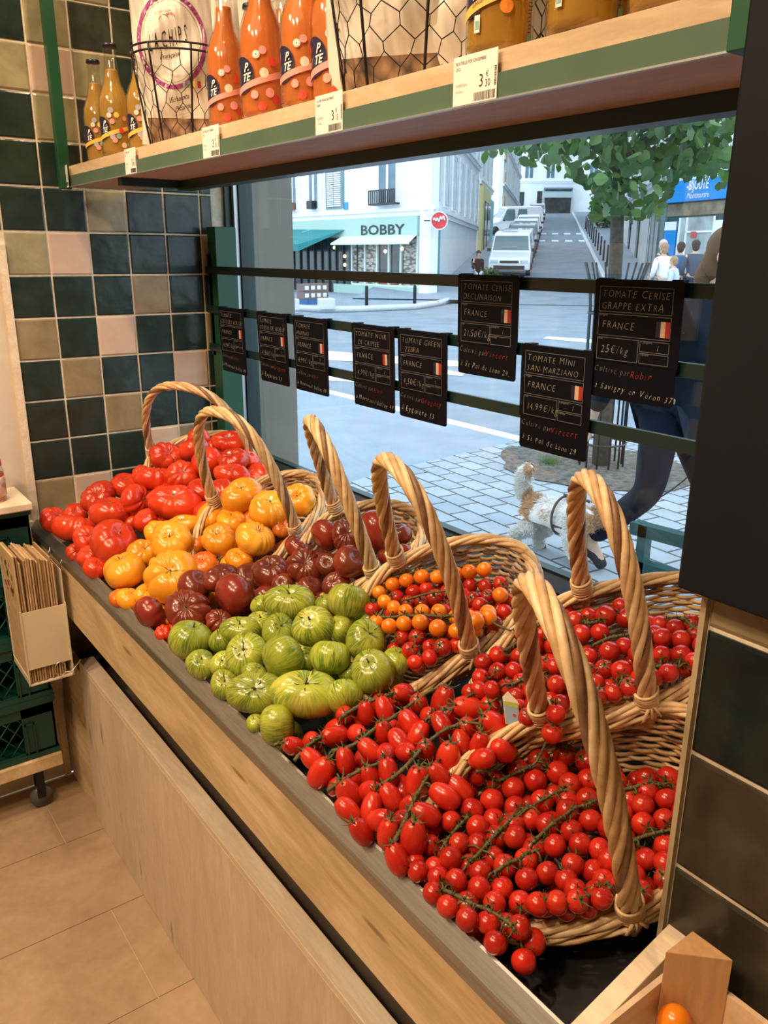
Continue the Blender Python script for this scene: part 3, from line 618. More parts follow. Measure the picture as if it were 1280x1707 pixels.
# (kind, crop fn, x, y, r, dz, variant, hint)   hint '' = half hidden filler sharing a label
BIG = [
 ('R', c1, 213, 610, 52, .0, 0, 'small ribbed, at the far left corner of the tray'), ('R', c1, 290, 645, 72, .0, 1, 'large two lobed, beside the steel edge at the left end'), ('R', c1, 335, 688, 52, .01, 0, 'deeply folded small, in front of the large smooth left one'),
 ('R', c1, 437, 695, 84, .015, 2, 'large smooth, left of the two lobed yellow tomato'), ('R', c1, 377, 522, 58, .03, 1, 'upper of the leaning pair by the tiled wall'), ('R', c1, 420, 582, 66, .03, 2, 'lower smooth of the leaning pair by the tiled wall'),
 ('R', c1, 517, 535, 58, .03, 0, 'ribbed with its stem turned right, left of the wide one'), ('R', c1, 597, 455, 64, .045, 1, 'round with many glossy ribs, above the wide one'), ('R', c1, 695, 440, 56, .045, 0, 'ribbed with a star shaped stem, centre of the red heap'),
 ('R', c1, 665, 545, 74, .03, 3, 'widest bean shaped, lying above the yellow ones'), ('R', c1, 640, 370, 56, .06, 1, 'upper left of the heap under the big basket handle'), ('R', c1, 738, 338, 52, .06, 2, 'smooth at the back left of the far basket'),
 ('R', c1, 755, 302, 42, .06, 0, 'topmost at the back of the far basket'), ('R', c1, 790, 385, 52, .06, 2, 'behind the left leg of the yellow basket handle'), ('R', c1, 875, 314, 48, .06, 3, 'flat, highest in the far basket at the right'),
 ('R', c1, 890, 385, 52, .05, 0, 'glossy ribbed, right side of the far basket'), ('R', c1, 885, 435, 50, .045, 3, 'low glossy, behind the topmost yellow tomato'), ('R', c1, 540, 440, 36, .03, 0, ''),
 ('R', c1, 770, 502, 58, .01, 2, ''), ('R', c1, 560, 612, 48, .0, 2, ''), ('R', c1, 335, 748, 42, -.005, 0, 'small, against the steel edge left of the yellow tomatoes'), ('R', c1, 368, 795, 44, -.01, 2, ''), ('R', c1, 285, 592, 42, -.01, 2, ''), ('R', c1, 940, 385, 44, .03, 2, 'at the right rim of the far basket'),
 ('R', c1, 500, 612, 38, -.01, 2, ''), ('R', c1, 645, 600, 42, -.005, 2, ''), ('R', c1, 290, 735, 34, -.015, 0, ''), ('R', c1, 815, 520, 36, .0, 2, ''), ('R', c1, 700, 372, 36, .03, 0, ''), ('R', c1, 490, 580, 36, 0, 0, ''), ('R', c1, 905, 340, 36, .03, 0, ''),
 ('Y', c2, 205, 520, 104, .005, 2, 'two lobed, nearest the steel edge'), ('Y', c2, 447, 548, 124, .005, 1, 'largest many ribbed, front of the heap'), ('Y', c2, 455, 375, 100, .02, 0, 'round, behind the largest one'),
 ('Y', c2, 372, 330, 62, .015, 0, ''), ('Y', c2, 300, 432, 70, .0, 0, 'pale, between the two lobed one and the middle'), ('Y', c2, 505, 290, 62, .015, 3, 'small flat, below the widest red tomato'), ('Y', c2, 650, 238, 74, .015, 3, 'long, leaning left of the basket handle'),
 ('Y', c2, 750, 268, 70, .012, 0, ''), ('Y', c2, 685, 362, 82, .015, 0, 'round, middle of the yellow heap'), ('Y', c2, 870, 358, 92, .018, 1, 'ribbed with a curled brown stem'), ('Y', c2, 800, 140, 88, .05, 2, 'topmost folded, with a greenish shoulder'),
 ('Y', c2, 945, 210, 96, .035, 1, 'deeply lobed, behind the right handle foot'), ('Y', c2, 1090, 160, 80, .03, 0, 'smooth, farthest right inside the basket'), ('Y', c2, 790, 465, 64, -.005, 0, ''), ('Y', c2, 235, 665, 60, -.012, 0, ''), ('Y', c2, 305, 645, 50, -.012, 0, ''),
 ('O', c2, 610, 490, 66, -.008, 0, 'orange'), ('O', c2, 560, 385, 56, -.008, 0, ''), ('O', c2, 860, 262, 52, -.005, 0, ''), ('O', c2, 180, 660, 50, -.015, 0, ''), ('O', c2, 1010, 300, 50, -.005, 0, ''),
 ('K', c2, 335, 735, 84, -.005, 0, 'smooth, next to the steel edge'), ('K', c2, 530, 728, 106, .0, 1, 'widest deeply ribbed, front left of the dark group'), ('K', c2, 690, 555, 74, .012, 3, 'upright bean shaped, touching the yellow tomatoes'), ('K', c2, 770, 650, 106, .01, 2, 'largest smooth glossy, centre left'),
 ('K', c2, 690, 782, 62, -.008, 1, ''), ('R', c2, 402, 838, 40, -.015, 0, 'small scarred, wedged beside the dark ones at the steel edge'), ('K', c2, 955, 532, 92, -.008, 0, 'folded, left of the ribbed brown one'), ('K', c2, 1120, 502, 84, .006, 1, 'brown ribbed with a pale star stem'),
 ('K', c2, 1090, 398, 66, -.004, 0, ''), ('K', c2, 1150, 612, 62, -.005, 2, ''), ('K', c2, 1010, 590, 50, -.01, 2, ''), ('K', c3, 340, 502, 58, .035, 2, 'smooth, left side of the small basket'), ('K', c3, 425, 505, 60, .04, 1, 'ribbed with a star shaped stem inside the small basket'),
 ('K', c3, 545, 490, 76, .045, 2, 'tallest smooth, back of the small basket'), ('K', c3, 348, 620, 46, .0, 2, ''), ('K', c3, 438, 608, 63, .03, 2, 'brown round, below the basket handle'), ('K', c3, 380, 698, 52, -.005, 0, ''), ('K', c3, 590, 578, 44, .01, 2, ''), ('K', c3, 628, 500, 46, .02, 2, 'at the right rim of the small basket'), ('K', c3, 640, 560, 30, .01, 2, ''), ('K', c3, 480, 640, 40, -.01, 2, ''),
 ('G', c4, 160, 352, 90, .01, 0, 'large, at the left beside the steel edge'), ('G', c4, 210, 468, 65, .0, 1, 'small yellowish with a dark stem, at the steel edge'), ('G', c4, 310, 462, 54, -.002, 1, 'yellow, wedged left of the star stemmed one'), ('G', c4, 315, 350, 58, .005, 0, ''),
 ('G', c4, 390, 312, 70, .008, 3, 'folded pale, below the dark ribbed tomato'), ('G', c4, 418, 424, 92, .015, 1, 'with a black star stem facing forward'), ('G', c4, 480, 280, 58, .0, 0, ''), ('G', c4, 590, 432, 98, .02, 2, 'darkest smooth oval, centre of the heap'),
 ('G', c4, 570, 312, 74, .012, 1, 'pale, behind the centre oval'), ('G', c4, 730, 290, 88, .03, 0, 'round with a stem on top, back centre'), ('G', c4, 620, 178, 88, .03, 3, 'twin lobed, highest at the back left'), ('G', c4, 485, 190, 44, .005, 0, ''),
 ('G', c4, 895, 175, 94, .03, 2, 'large pale striped, back right by the orange cherries'), ('G', c4, 785, 185, 46, .01, 1, ''), ('G', c4, 852, 300, 60, .008, 0, ''), ('G', c4, 970, 352, 86, .02, 0, 'round mint striped, at the right rim'), ('G', c4, 815, 436, 90, .018, 1, 'round with a leaning stem, right of centre'),
 ('G', c4, 1005, 500, 96, .012, 0, 'heavily striped, right end near the basket rim'), ('G', c4, 1115, 450, 62, -.002, 0, 'partly hidden, farthest right under the basket rim'), ('G', c4, 318, 560, 62, .0, 1, 'small with a dark star stem, by the steel edge'), ('G', c4, 465, 602, 102, .012, 3, 'wide pale with a broad green stem, front left'),
 ('G', c4, 695, 605, 116, .015, 3, 'largest C shaped folded, front centre'), ('G', c4, 875, 617, 82, .005, 1, 'smooth yellowish, above the plum tomatoes'), ('G', c4, 562, 745, 88, .002, 0, 'lowest at the front touching the steel edge'), ('G', c4, 890, 500, 44, -.01, 0, ''), ('G', c4, 700, 452, 44, -.008, 0, ''), ('G', c4, 985, 250, 44, -.002, 0, ''), ('G', c4, 460, 738, 40, -.012, 0, ''), ('G', c4, 455, 505, 50, -.002, 1, '')]
items = []   # dict(kind, pos, r, ...)
RH = np.array([math.cos(YAW), -math.sin(YAW), 0])
for kd, fn, x, y, r_, dz, var, hint in BIG:
    px, py, pr = fn(x, y, r_); p, t = unproj(px, py, dz); items.append(dict(k=kd, p=p, r=pr*t/FPX, ray=ray(px, py), var=var, hint=hint, big=1, fix=1))
def push_apart(sel, others, it=60, lim=.82):
    P = np.array([q['p'] for q in sel]); Rr = np.array([q['r'] for q in sel]); P0 = P.copy()
    D = np.array([q['ray']/np.linalg.norm(q['ray']) for q in sel]); w = np.array([.5 if q.get('hint', 'x') else 1.0 for q in sel])
    for _ in range(it):
        d = P[:, None]-P[None]; L = np.linalg.norm(d, axis=2)+np.eye(len(P)); ov = np.clip((Rr[:, None]+Rr[None])*lim-L, 0, None); np.fill_diagonal(ov, 0)
        mv = (d/L[..., None]*ov[..., None]*.25).sum(1); P = P+mv
        off = P-P0; along = (off*D).sum(1)[:, None]*D; P = P0+along*.97+(off-along)*.86
    for q, p in zip(sel, P): q['p'] = p
push_apart(items, [])
NB = len(items)
# ---- cherries and plums
def surfF(px, py, dz=0): return unproj(px, py, dz, .17, .880, .56)
cherries = []
def addc(kind, fn, x, y, r_, sf, dz=0, lo=.0136, hi=.0176, **k):
    px, py, pr = fn(x, y, r_); p, t = sf(px, py, dz); r = min(hi, max(lo, pr*t/FPX)); cherries.append(dict(k=kind, p=p, r=r, ray=ray(px, py), fn=fn, **k))
Fl = [(165,437),(232,567),(330,505),(442,470),(550,430),(585,345),(460,370),(360,420),(258,480),(135,615),(42,665),(350,605),(250,660),(75,775),(165,710),(165,770),(240,845),(335,740),(415,655),(495,680),(530,785),(620,718),(715,665),(735,800),(740,910),(625,880),(512,920),(400,945),(280,990),(170,915),(60,945),(160,1010),(30,845),(370,1060),(240,1060),(440,1150),(495,1075),(535,1160),(580,1085),(640,1010),(740,1010),(690,1100),(640,1155),(770,1125),(250,1255),(220,1160),(120,1140),(300,1170),(945,1010),(1075,940),(980,855),(1075,785),(880,860),(870,750),(965,680),(1075,665),(955,585),(1075,560),(860,625),(835,480),(815,440),(985,465),(1090,460),(990,520),(605,560),(620,490),(690,470),(700,560),(600,610),(475,570),(290,880),(400,850),(260,740),(335,680),(440,800),(1150,700),(900,560),(1150,500),(1060,870),(920,930),(50,1070),(105,1080),(590,950),(780,960),(360,1180),(680,780),(120,890),(690,370),(1160,620),(1150,850),(800,700),(800,860),(780,560),(860,980)]
for x, y in Fl: addc('cherry', c7, x, y, 57, surfF, 0, zone='F')
for x, y, r_ in [(720,705,40),(800,690,45),(885,640,47),(970,600,48),(910,485,45),(835,785,45),(710,790,42),(785,840,40),(910,720,45),(655,900,42),(735,885,42),(745,930,45),(820,940,45),(895,985,50),(725,990,42),(800,1050,42),(870,1110,42),(640,860,36)]: addc('cherry', c6, x, y, r_, surfF, 0, zone='S')
El = [(698,752,55),(805,762,53),(780,700,45),(545,775,52),(612,755,40),(575,842,52),(490,840,42),(670,835,48),(490,762,42),(730,930,55),(795,905,45),(610,960,48),(690,1022,50),(780,1033,58),(645,1092,52),(742,1142,52),(660,1180,50),(565,1000,45),(555,1120,45),(610,1030,42),(860,945,45),(860,880,40),(335,905,50),(375,845,42),(260,955,44),(310,1000,44),(375,1000,45),(230,1030,48),(155,1035,48),(80,985,48),(65,1068,48),(150,955,50),(180,1120,48),(70,1140,45),(245,1160,42),(270,1090,40),(320,1140,42),(345,1190,50),(370,1085,45),(410,1185,42),(265,840,45),(975,800,42),(1060,810,42),(1130,790,45),(990,860,50),(1085,870,52),(985,950,45),(1090,955,55),(1055,1080,45),(880,1070,42),(950,1075,40),(990,1050,40),(1150,850,40),(1165,990,40),(300,1265,50),(400,1260,45),(270,1220,42),(130,1130,40),(820,1150,42),(960,840,42),(1190,900,44),(430,900,42),(440,1010,44),(450,1100,44),(470,1200,42),(520,930,44)]
for x, y, r_ in El: addc('cherry', c5, x, y, r_, unproj, .028 if x > 430 else .012, zone='E')
Dor = [(550,730,28),(603,698,32),(658,683,30),(718,668,32),(780,668,30),(855,655,30),(905,650,32),(965,638,32),(573,768,27),(590,862,33),(648,855,33),(712,850,35),(655,805,30),(720,805,30),(785,805,32),(782,870,37),(855,885,33),(855,825,30),(948,885,36),(1012,905,38),(985,822,35),(1055,855,33),(540,845,27),(610,790,30),(1030,740,26),(905,830,30)]
for x, y, r_ in Dor: addc('cherry_orange', c3, x, y, r_, unproj, .030, zone='D')
Dr = [(618,748,32),(685,725,32),(735,715,30),(770,750,35),(720,770,30),(665,770,30),(820,725,30),(885,745,35),(920,755,30),(950,780,35),(980,745,30),(970,705,30),(1030,695,30),(1055,760,30),(910,700,28),(600,810,28),(700,905,35),(755,945,33),(805,945,38),(672,958,35),(690,1015,33),(750,990,35),(850,935,30),(1105,880,35),(640,905,30)]
for x, y, r_ in Dr: addc('cherry', c3, x, y, r_, unproj, .012, zone='D')
Pl = [(590,140,45,None),(125,370,42,None),(205,345,40,None),(300,325,52,None),(245,480,60,58),(205,425,42,None),(345,430,45,None),(400,315,45,None),(345,235,40,None),(440,225,40,None),(510,210,42,None),(510,310,42,None),(625,270,52,None),(765,175,55,68),(875,205,58,-12),(950,180,52,None),(985,280,62,-38),(920,365,52,80),(790,420,66,85),(665,520,66,85),(740,490,50,None),(770,580,58,None),(640,765,68,85),(620,630,50,None),(530,590,48,None),(375,570,62,-58),(360,640,50,-45),(450,385,45,None),(520,400,45,None),(610,395,42,None),(690,385,45,None),(575,345,40,None),(660,315,40,None),(435,570,50,None),(520,480,50,None),(465,500,45,None),(705,240,40,None),(790,235,45,None),(840,360,50,None),(870,290,40,None),(540,730,55,80),(470,690,50,None),(435,720,45,None),(570,850,45,None),(470,620,50,None),(320,550,45,None),(760,270,45,None),(660,185,40,None),(580,690,44,None),(690,660,44,None)]
for x, y, r_, an in Pl:
    addc('plum', c6, x, y, r_, unproj, .0, lo=.0165, hi=.0205, ang=an, zone='P')
push_apart(cherries, [], 50, .86)
def clampin(sel, key, lim):
    c, n, u, v = BFR[key]; a, b = BK[key][4:6]
    for q in sel:
        d = q['p']-c; lu, lv = d@u, d@v; L = lim-q['r']/b; rad = math.hypot(lu/a, lv/b)
        if lv < 0 and lu > -.5*a and rad > L and rad < 1.5: q['p'] = q['p']+(u*lu+v*lv)*(L/rad-1)
clampin([q for q in cherries if q['zone'] == 'F'], 'F', 1.02); clampin([q for q in cherries if q['zone'] == 'D' and q['fn'] is c3], 'D', 1.0); clampin([q for q in cherries if q['zone'] == 'E'], 'E', 1.0)
push_apart(cherries, [], 12, .88); clampin([q for q in cherries if q['zone'] == 'F'], 'F', 1.02)
def outside(p, r, key):
    c, n, u, v = BFR[key]; a, b = BK[key][4:6]; d = p-c; lu, lv = d@u, d@v; return lv < 0 and lu > -.5*a and math.hypot(lu/a, lv/b) > 1.0-r/b
# fill the gaps underneath and between with more of the same, in the region each kind occupies
allp = [q for q in items]+cherries
def fill(kind, zone, ref, r, dzs, tries, cap, big=False, sf=None, lim=.93):
    n = 0; PP = np.array([q['p'] for q in allp]); RR = np.array([q['r'] for q in allp]); PR = np.array([q['p'] for q in ref])
    lo = PR.min(0); hi = PR.max(0)
    for _ in range(tries):
        if n >= cap: break
        x, y = rng.uniform(lo[0], hi[0]), rng.uniform(lo[1], hi[1]); d2 = np.hypot(PR[:, 0]-x, PR[:, 1]-y); j = d2.argmin()
        if d2[j] > r*1.9: continue
        z = PR[j, 2]+rng.choice(dzs)
        zt = (.775+.193*(x-.533) if x < .74 else .815+.4156*(x-.74))+r*.8
        z = max(z, zt); p = np.array([x, y, z]); rr = r*rng.uniform(.92, 1.06)
        if x-rr < .524 or y-rr < .40: continue
        if zone in 'FDE' and zone and outside(p, rr, zone): continue
        if (np.linalg.norm(PP-p, axis=1) < (RR+rr)*lim).any(): continue
        q = dict(k=kind, p=p, r=rr, ray=p-CAM, hint='', var=2, zone=zone, big=big, fill=1, ang=None); allp.append(q); (items if big else cherries).append(q)
        PP = np.vstack([PP, p]); RR = np.append(RR, rr); n += 1
    return n
byk = lambda k: [q for q in items[:NB] if q['k'] == k]
byz = lambda z, k: [q for q in cherries if q['zone'] == z and q['k'] == k]
fill('cherry', 'F', byz('F', 'cherry'), .0150, [0, -.012, -.022], 6000, 60)
fill('cherry', 'S', byz('S', 'cherry'), .0148, [0, -.015], 2000, 14)
fill('cherry', 'E', byz('E', 'cherry'), .0148, [0, -.012, -.024], 4000, 34)
fill('cherry', 'D', byz('D', 'cherry')+byz('D', 'cherry_orange'), .0145, [-.012, -.024], 4000, 26)
fill('plum', 'P', byz('P', 'plum'), .0175, [0, -.015, -.028], 4000, 26)
for kd, r_, cap in (('R', .036, 16), ('Y', .038, 10), ('K', .036, 10), ('G', .034, 14)): fill(kd, '', byk(kd), r_, [-.03, -.045], 3000, cap, True, lim=.88)

# ---- build big ones
mcache = {}
def q_from_z(d):
    return Vector((0, 0, 1)).rotation_difference(Vector(d))
calM = {}
for k, s0 in (('R', .5), ('Y', .5), ('O', .5), ('K', .52), ('G', .62)):
    calM[k] = []
    for sd in range(3):
        mb = MB(); calyx_mb(mb, 0, 1, n=5+sd % 2, seed=sd+ord(k), stem=.45, curl=.5, w=.09)
        if k in 'YR': mb.sphere((0, 0, -.02), .26, 12, 6, 1, (1, 1, .28))
        calM[k].append(mb.mesh('calyx', [M['calyx'], M['scar']]))
bigmesh = {}
for k, lst in HM.items():
    for i, vf in enumerate(lst):
        bigmesh[k, i] = MB().add(vf[0], vf[1], 0, True)
used = {}
hid = {'R': 'small red tomato filling a gap low in the far red heap', 'Y': 'pale yellow tomato half hidden low in the yellow heap', 'O': 'orange red tomato half hidden between the yellow ones', 'K': 'dark red tomato half hidden low among the brown ones', 'G': 'small green tomato half hidden low in the green heap'}
rb = random.Random(77)
for q in items:
    k = q['k']; var = q['var'] % len(HM[k]); R_ = q['r']*1.05
    key = (k, var)
    if key not in used:
        vs, fs = scaled(HM[k][var], .04); used[key] = MB().add(vs, fs, 0, True).mesh(NICE[k].replace(' ', '_'), M[KINDS[k]])
    lab = (NICE[k]+', '+q['hint']) if q['hint'] and q['hint'] != 'orange' else ('orange red tomato under the middle yellow ones, next to the bean shaped dark one' if q['hint'] else hid[k])
    o = link({'R': 'beefsteak_tomato', 'Y': 'yellow_tomato', 'O': 'orange_tomato', 'K': 'dark_tomato', 'G': 'green_tomato'}[k], used[key]); tag(o, lab, 'tomato', GRP[k])
    s = R_/.04; o.scale = (s, s, s); o.location = q['p']
    tc = -(q['ray']/np.linalg.norm(q['ray']))
    up = np.array([rb.uniform(-.5, .5), rb.uniform(-.5, .5), .75])+tc*rb.uniform(.1, .8)
    if 'stem turned right' in q['hint']: up = RH*1.0+tc*.35+np.array([0, 0, .2])
    if 'star' in q['hint'] or 'many ribbed' in q['hint']: up = tc*1.0+np.array([0, 0, .5])+RH*rb.uniform(-.2, .2)
    if 'lowest at the front' in q['hint']: up = -RH*1.0+np.array([0, 0, -.1])
    if 'smooth' in q['hint'] and k in 'GK': up = -tc*.4+np.array([0, 0, .35])+RH*rb.uniform(-.6, .6)
    if var == 3: up = up-RH*(up@RH)*.8
    qz = q_from_z(up)
    # spin so that long axis follows the horizontal of the heap
    xa = qz @ Vector((1, 0, 0)); want = Vector(RH); n = (qz @ Vector((0, 0, 1)))
    want = (want-n*want.dot(n)).normalized(); ang = xa.angle(want)*(1 if n.dot(xa.cross(want)) > 0 else -1)
    if var != 3: ang += rb.uniform(0, 6)
    if 'upright' in q['hint'] or 'long' in q['hint']: ang += 1.2
    o.rotation_mode = 'QUATERNION'; o.rotation_quaternion = Quaternion(n, ang) @ qz
    fl = spec[k][var][2]; dm = (.20 if k != 'G' else .13)
    c = link('calyx', rb.choice(calM[k]), o); c.location = (0, 0, (fl-dm+.012)*.04); cs = .04*(.50 if k == 'G' else (.34 if k == 'K' else .27)); c.scale = (cs, cs, cs); c.rotation_euler = (0, 0, rb.uniform(0, 6))

# ---- vines
VN = [(c6, [(330,245),(400,200),(470,170),(545,145)], 'P'), (c6, [(290,390),(380,370),(450,310),(560,240),(640,180),(710,130),(780,105)], 'P'), (c6, [(480,545),(560,500),(630,430),(700,350),(780,290),(860,270),(960,275)], 'P'),
      (c6, [(270,560),(340,510),(430,460),(520,435)], 'P'), (c6, [(545,800),(600,690),(640,600),(690,510),(745,430)], 'P'), (c6, [(130,430),(180,370),(240,330)], 'P'), (c6, [(700,250),(760,215),(850,195)], 'P'),
      (c7, [(150,510),(230,490),(330,440),(420,400),(520,360),(630,330)], 'F'), (c7, [(140,860),(220,760),(330,650),(430,590),(520,540),(570,515)], 'F'), (c7, [(430,770),(500,700),(580,640),(650,600),(720,575)], 'F'),
      (c7, [(240,915),(330,870),(400,835),(465,800)], 'F'), (c7, [(0,1000),(100,1060),(200,1090),(290,1140),(350,1210)], 'F'), (c7, [(850,520),(920,500),(1000,490),(1060,490)], 'F'), (c7, [(880,780),(960,740),(1040,720),(1120,705)], 'F'), (c7, [(640,1080),(720,1040),(800,1010)], 'F'), (c7, [(0,780),(60,700),(110,650)], 'F'),
      (c3, [(540,830),(640,825),(720,820),(820,825),(900,840),(990,850),(1070,880)], 'D'), (c3, [(650,760),(750,730),(830,720)], 'D'), (c3, [(600,680),(700,650),(800,640),(950,620)], 'D'),
      (c5, [(190,930),(260,880),(330,830),(370,790)], 'E'), (c5, [(640,900),(720,860),(800,850),(880,840)], 'E'), (c5, [(220,1100),(300,1080),(370,1070)], 'E'), (c5, [(300,1260),(340,1240),(430,1230)], 'E'), (c5, [(1070,760),(1130,800),(1170,830)], 'E'), (c5, [(950,1010),(1070,1015)], 'E'), (c5, [(780,1100),(850,1120)], 'E'), (c5, [(600,790),(660,785)], 'E')]
vl = {'P': ('plum tomato vine stem among the plum tomatoes', 'plum tomato vines'), 'F': ('thin green vine stem over the cherry tomatoes of the nearest basket', 'vines of the nearest basket'), 'D': ('green vine stem across the orange and red cherry tomatoes', 'vines of the orange cherry basket'), 'E': ('green vine stem between the red cherry tomatoes by the window', 'vines of the window side basket')}
vuniq = {2: 'longest forked vine stem across the middle of the plum tomatoes', 4: 'vine stem running down the front of the plum tomatoes', 16: 'long vine stem across the front of the orange cherry tomatoes', 8: 'long vine stem crossing the middle of the nearest basket', 11: 'vine stem low at the front left of the nearest basket'}
rv = random.Random(5); CP = np.array([q['p'] for q in cherries]); near_vine = [None]*len(cherries)
for vi, (fn, pts, z) in enumerate(VN):
    sf = surfF if z == 'F' else unproj; dz = {'P': .014, 'F': .012, 'D': .036, 'E': .036}[z]
    if z == 'E' and pts[0][0] < 430: dz = .022
    P3 = np.array([sf(*fn(x, y, 0)[:2], dz)[0] for x, y in pts])
    tt = np.linspace(0, len(P3)-1, len(P3)*5); PP = np.array([[np.interp(t, range(len(P3)), P3[:, k]) for k in range(3)] for t in tt])
    for _ in range(2): PP[1:-1] = (PP[:-2]+2*PP[1:-1]+PP[2:])/4
    # keep the stem lying on top of what is beneath it
    for i, p in enumerate(PP):
        d = np.hypot(CP[:, 0]-p[0], CP[:, 1]-p[1]); m = d < .013
        if m.any(): PP[i, 2] = max(p[2], (CP[m, 2]+.9*np.array([cherries[j]['r'] for j in np.where(m)[0]])).max()*.5+p[2]*.5)
    for _ in range(3): PP[1:-1] = (PP[:-2]+2*PP[1:-1]+PP[2:])/4
    mb = MB(); th = .0026 if z == 'P' else .0020
    mb.tube(PP, np.linspace(th*1.25, th*.8, len(PP)), 6)
    for i in range(2, len(PP), 3): mb.sphere(PP[i], th*1.5, 6, 4)
    for j, q in enumerate(cherries):
        d = np.linalg.norm(PP-q['p'], axis=1); i = d.argmin()
        if d[i] < .036 and (near_vine[j] is None or d[i] < near_vine[j][0]) and not q.get('fill'):
            a = PP[i]; e = q['p']+(a-q['p'])/d[i]*q['r']*.95; mid = (a+e)/2+np.array([0, 0, .004]); near_vine[j] = (d[i], a)
            mb.tube([a, mid, e], [th*.8, th*.6, th*.7], 5)
    mb.build('tomato_vine', M['vine'], label=vuniq.get(vi, vl[z][0]), cat='vine', group=vl[z][1])

# ---- build cherries and plums
def mk_cherry(nu=24, nv=14):
    vs = []
    for i in range(nv+1):
        th = PI*i/nv
        for k in range(nu):
            ph = 2*PI*k/nu; st = math.sin(th); R_ = 1+.012*math.cos(5*ph)*st; z = math.cos(th)*.95-.10*math.exp(-(st/.3)**2)*(1 if th < PI/2 else 0)
            vs.append((R_*st*math.cos(ph), R_*st*math.sin(ph), z))
    return vs, [(i*nu+k, (i+1)*nu+k, (i+1)*nu+(k+1) % nu, i*nu+(k+1) % nu) for i in range(nv) for k in range(nu)]
def mk_plum(nu=24, nv=18):
    vs = []
    for i in range(nv+1):
        th = PI*i/nv
        for k in range(nu):
            ph = 2*PI*k/nu; st = math.sin(th); R_ = st**.82*(1-.07*math.cos(th))*(1+.03*math.cos(3*ph)); z = 1.32*math.cos(th)-.10*math.exp(-(st/.3)**2)*(1 if th < PI/2 else 0)
            vs.append((.88*R_*math.cos(ph), .88*R_*math.sin(ph), z))
    return vs, [(i*nu+k, (i+1)*nu+k, (i+1)*nu+(k+1) % nu, i*nu+(k+1) % nu) for i in range(nv) for k in range(nu)]
RC = .015
cm = {'cherry': MB().add(*scaled(mk_cherry(), RC), 0, True).mesh('cherry_tomato', M['t_cherry']), 'cherry_orange': MB().add(*scaled(mk_cherry(), RC), 0, True).mesh('orange_cherry_tomato', M['t_cherry_orange']), 'plum': MB().add(*scaled(mk_plum(), RC), 0, True).mesh('plum_tomato', M['t_plum'])}
cal = []
for sd in range(4):
    mb = MB(); calyx_mb(mb, 0, .0135, n=5, seed=60+sd, stem=.55, curl=.55, w=.115); cal.append(mb.mesh('calyx', M['calyx']))
CL = {('cherry', 'F'): ('round red cherry tomato in the nearest wicker basket', 'red cherry tomatoes in the nearest basket'), ('cherry', 'S'): ('round red cherry tomato spilled between the plum tomatoes and the nearest basket', 'red cherry tomatoes spilled at the front'),
      ('cherry', 'E'): ('round red cherry tomato in the second basket from the right by the window', 'red cherry tomatoes in the window side basket'), ('cherry', 'D'): ('red cherry tomato in the basket shared with orange ones', 'red cherry tomatoes in the mixed basket'),
      ('cherry_orange', 'D'): ('orange cherry tomato on the vine in the mixed basket', 'orange cherry tomatoes'), ('plum', 'P'): ('shiny red plum tomato in the heap in front of the baskets', 'red plum tomatoes')}
for j, q in enumerate(cherries):
    k = q['k']; o = link({'cherry': 'cherry_tomato', 'cherry_orange': 'orange_cherry_tomato', 'plum': 'plum_tomato'}[k], cm[k]); l = CL[k, q['zone']]; tag(o, l[0], 'tomato', l[1])
    o.location = q['p']; s = q['r']/RC; o.scale = (s, s, s)
    if k == 'plum': s = q['r']/RC*.98; o.scale = (s, s, s)
    nv_ = near_vine[j]; tc = -(q['ray']/np.linalg.norm(q['ray']))
    if k == 'plum' and q.get('ang') is not None:
        a = math.radians(q['ang']); up = Rv*math.cos(a)+Uv*math.sin(a)+tc*.25
        if nv_ is not None and np.dot(nv_[1]-q['p'], up) < 0: up = -(Rv*math.cos(a)+Uv*math.sin(a))+tc*.25
    elif nv_ is not None: up = nv_[1]-q['p']
    elif q.get('fill'): up = np.array([rv.gauss(0, 1), rv.gauss(0, 1), rv.gauss(0, .8)])
    else: up = np.array([rv.gauss(0, .8), rv.gauss(0, .8), .6])+tc*rv.uniform(-.4, 1.0)
    o.rotation_mode = 'QUATERNION'; o.rotation_quaternion = q_from_z(up) @ Quaternion((0, 0, 1), rv.uniform(0, 6))
    c = link('calyx', rv.choice(cal), o); c.location = (0, 0, (.85 if k != 'plum' else 1.22)*RC+.0006)
# small product tag tucked between plums and cherries
p, t_ = unproj(853, 1183, .03); root = empty('produce_label', tuple(p), 'small white green and blue product label stuck upright among the red tomatoes', 'label')
xa = Vector(RH); za = (Vector(Uv)*.95+Vector((-.12*RH[0], -.12*RH[1], .2))).normalized(); ya = za.cross(xa)
def Q(u, v, d=0): p = xa*(u-.0125-.10*v)+za*v-ya*d*-1; return tuple(p)
mb = MB().extrude([Q(0, -.020), Q(.020, -.024), Q(.023, .012), Q(.012, .026), Q(.003, .018)], tuple(ya*.0006)); mb.build('card', M['paper'], root)
mb = MB().poly([Q(.0005, -.019, -.0008), Q(.0198, -.023, -.0008), Q(.022, .002, -.0008), Q(.003, .006, -.0008)], 0).poly([Q(.003, .0061, -.0008), Q(.022, .0021, -.0008), Q(.0225, .009, -.0008), Q(.003, .013, -.0008)], 1)
for z in range(8): a0, a1 = 2*PI*z/8, 2*PI*(z+1)/8; mb.poly([Q(.0145, -.008, -.001), Q(.0145+.0025*math.cos(a0), -.008+.0025*math.sin(a0), -.001), Q(.0145+.0025*math.cos(a1), -.008+.0025*math.sin(a1), -.001)], 2)
mb.build('print', [mat('label_blue', (.30, .45, .60), .4), mat('label_green', (.45, .50, .12), .4), mat('label_red', (.6, .05, .05), .4)], root)
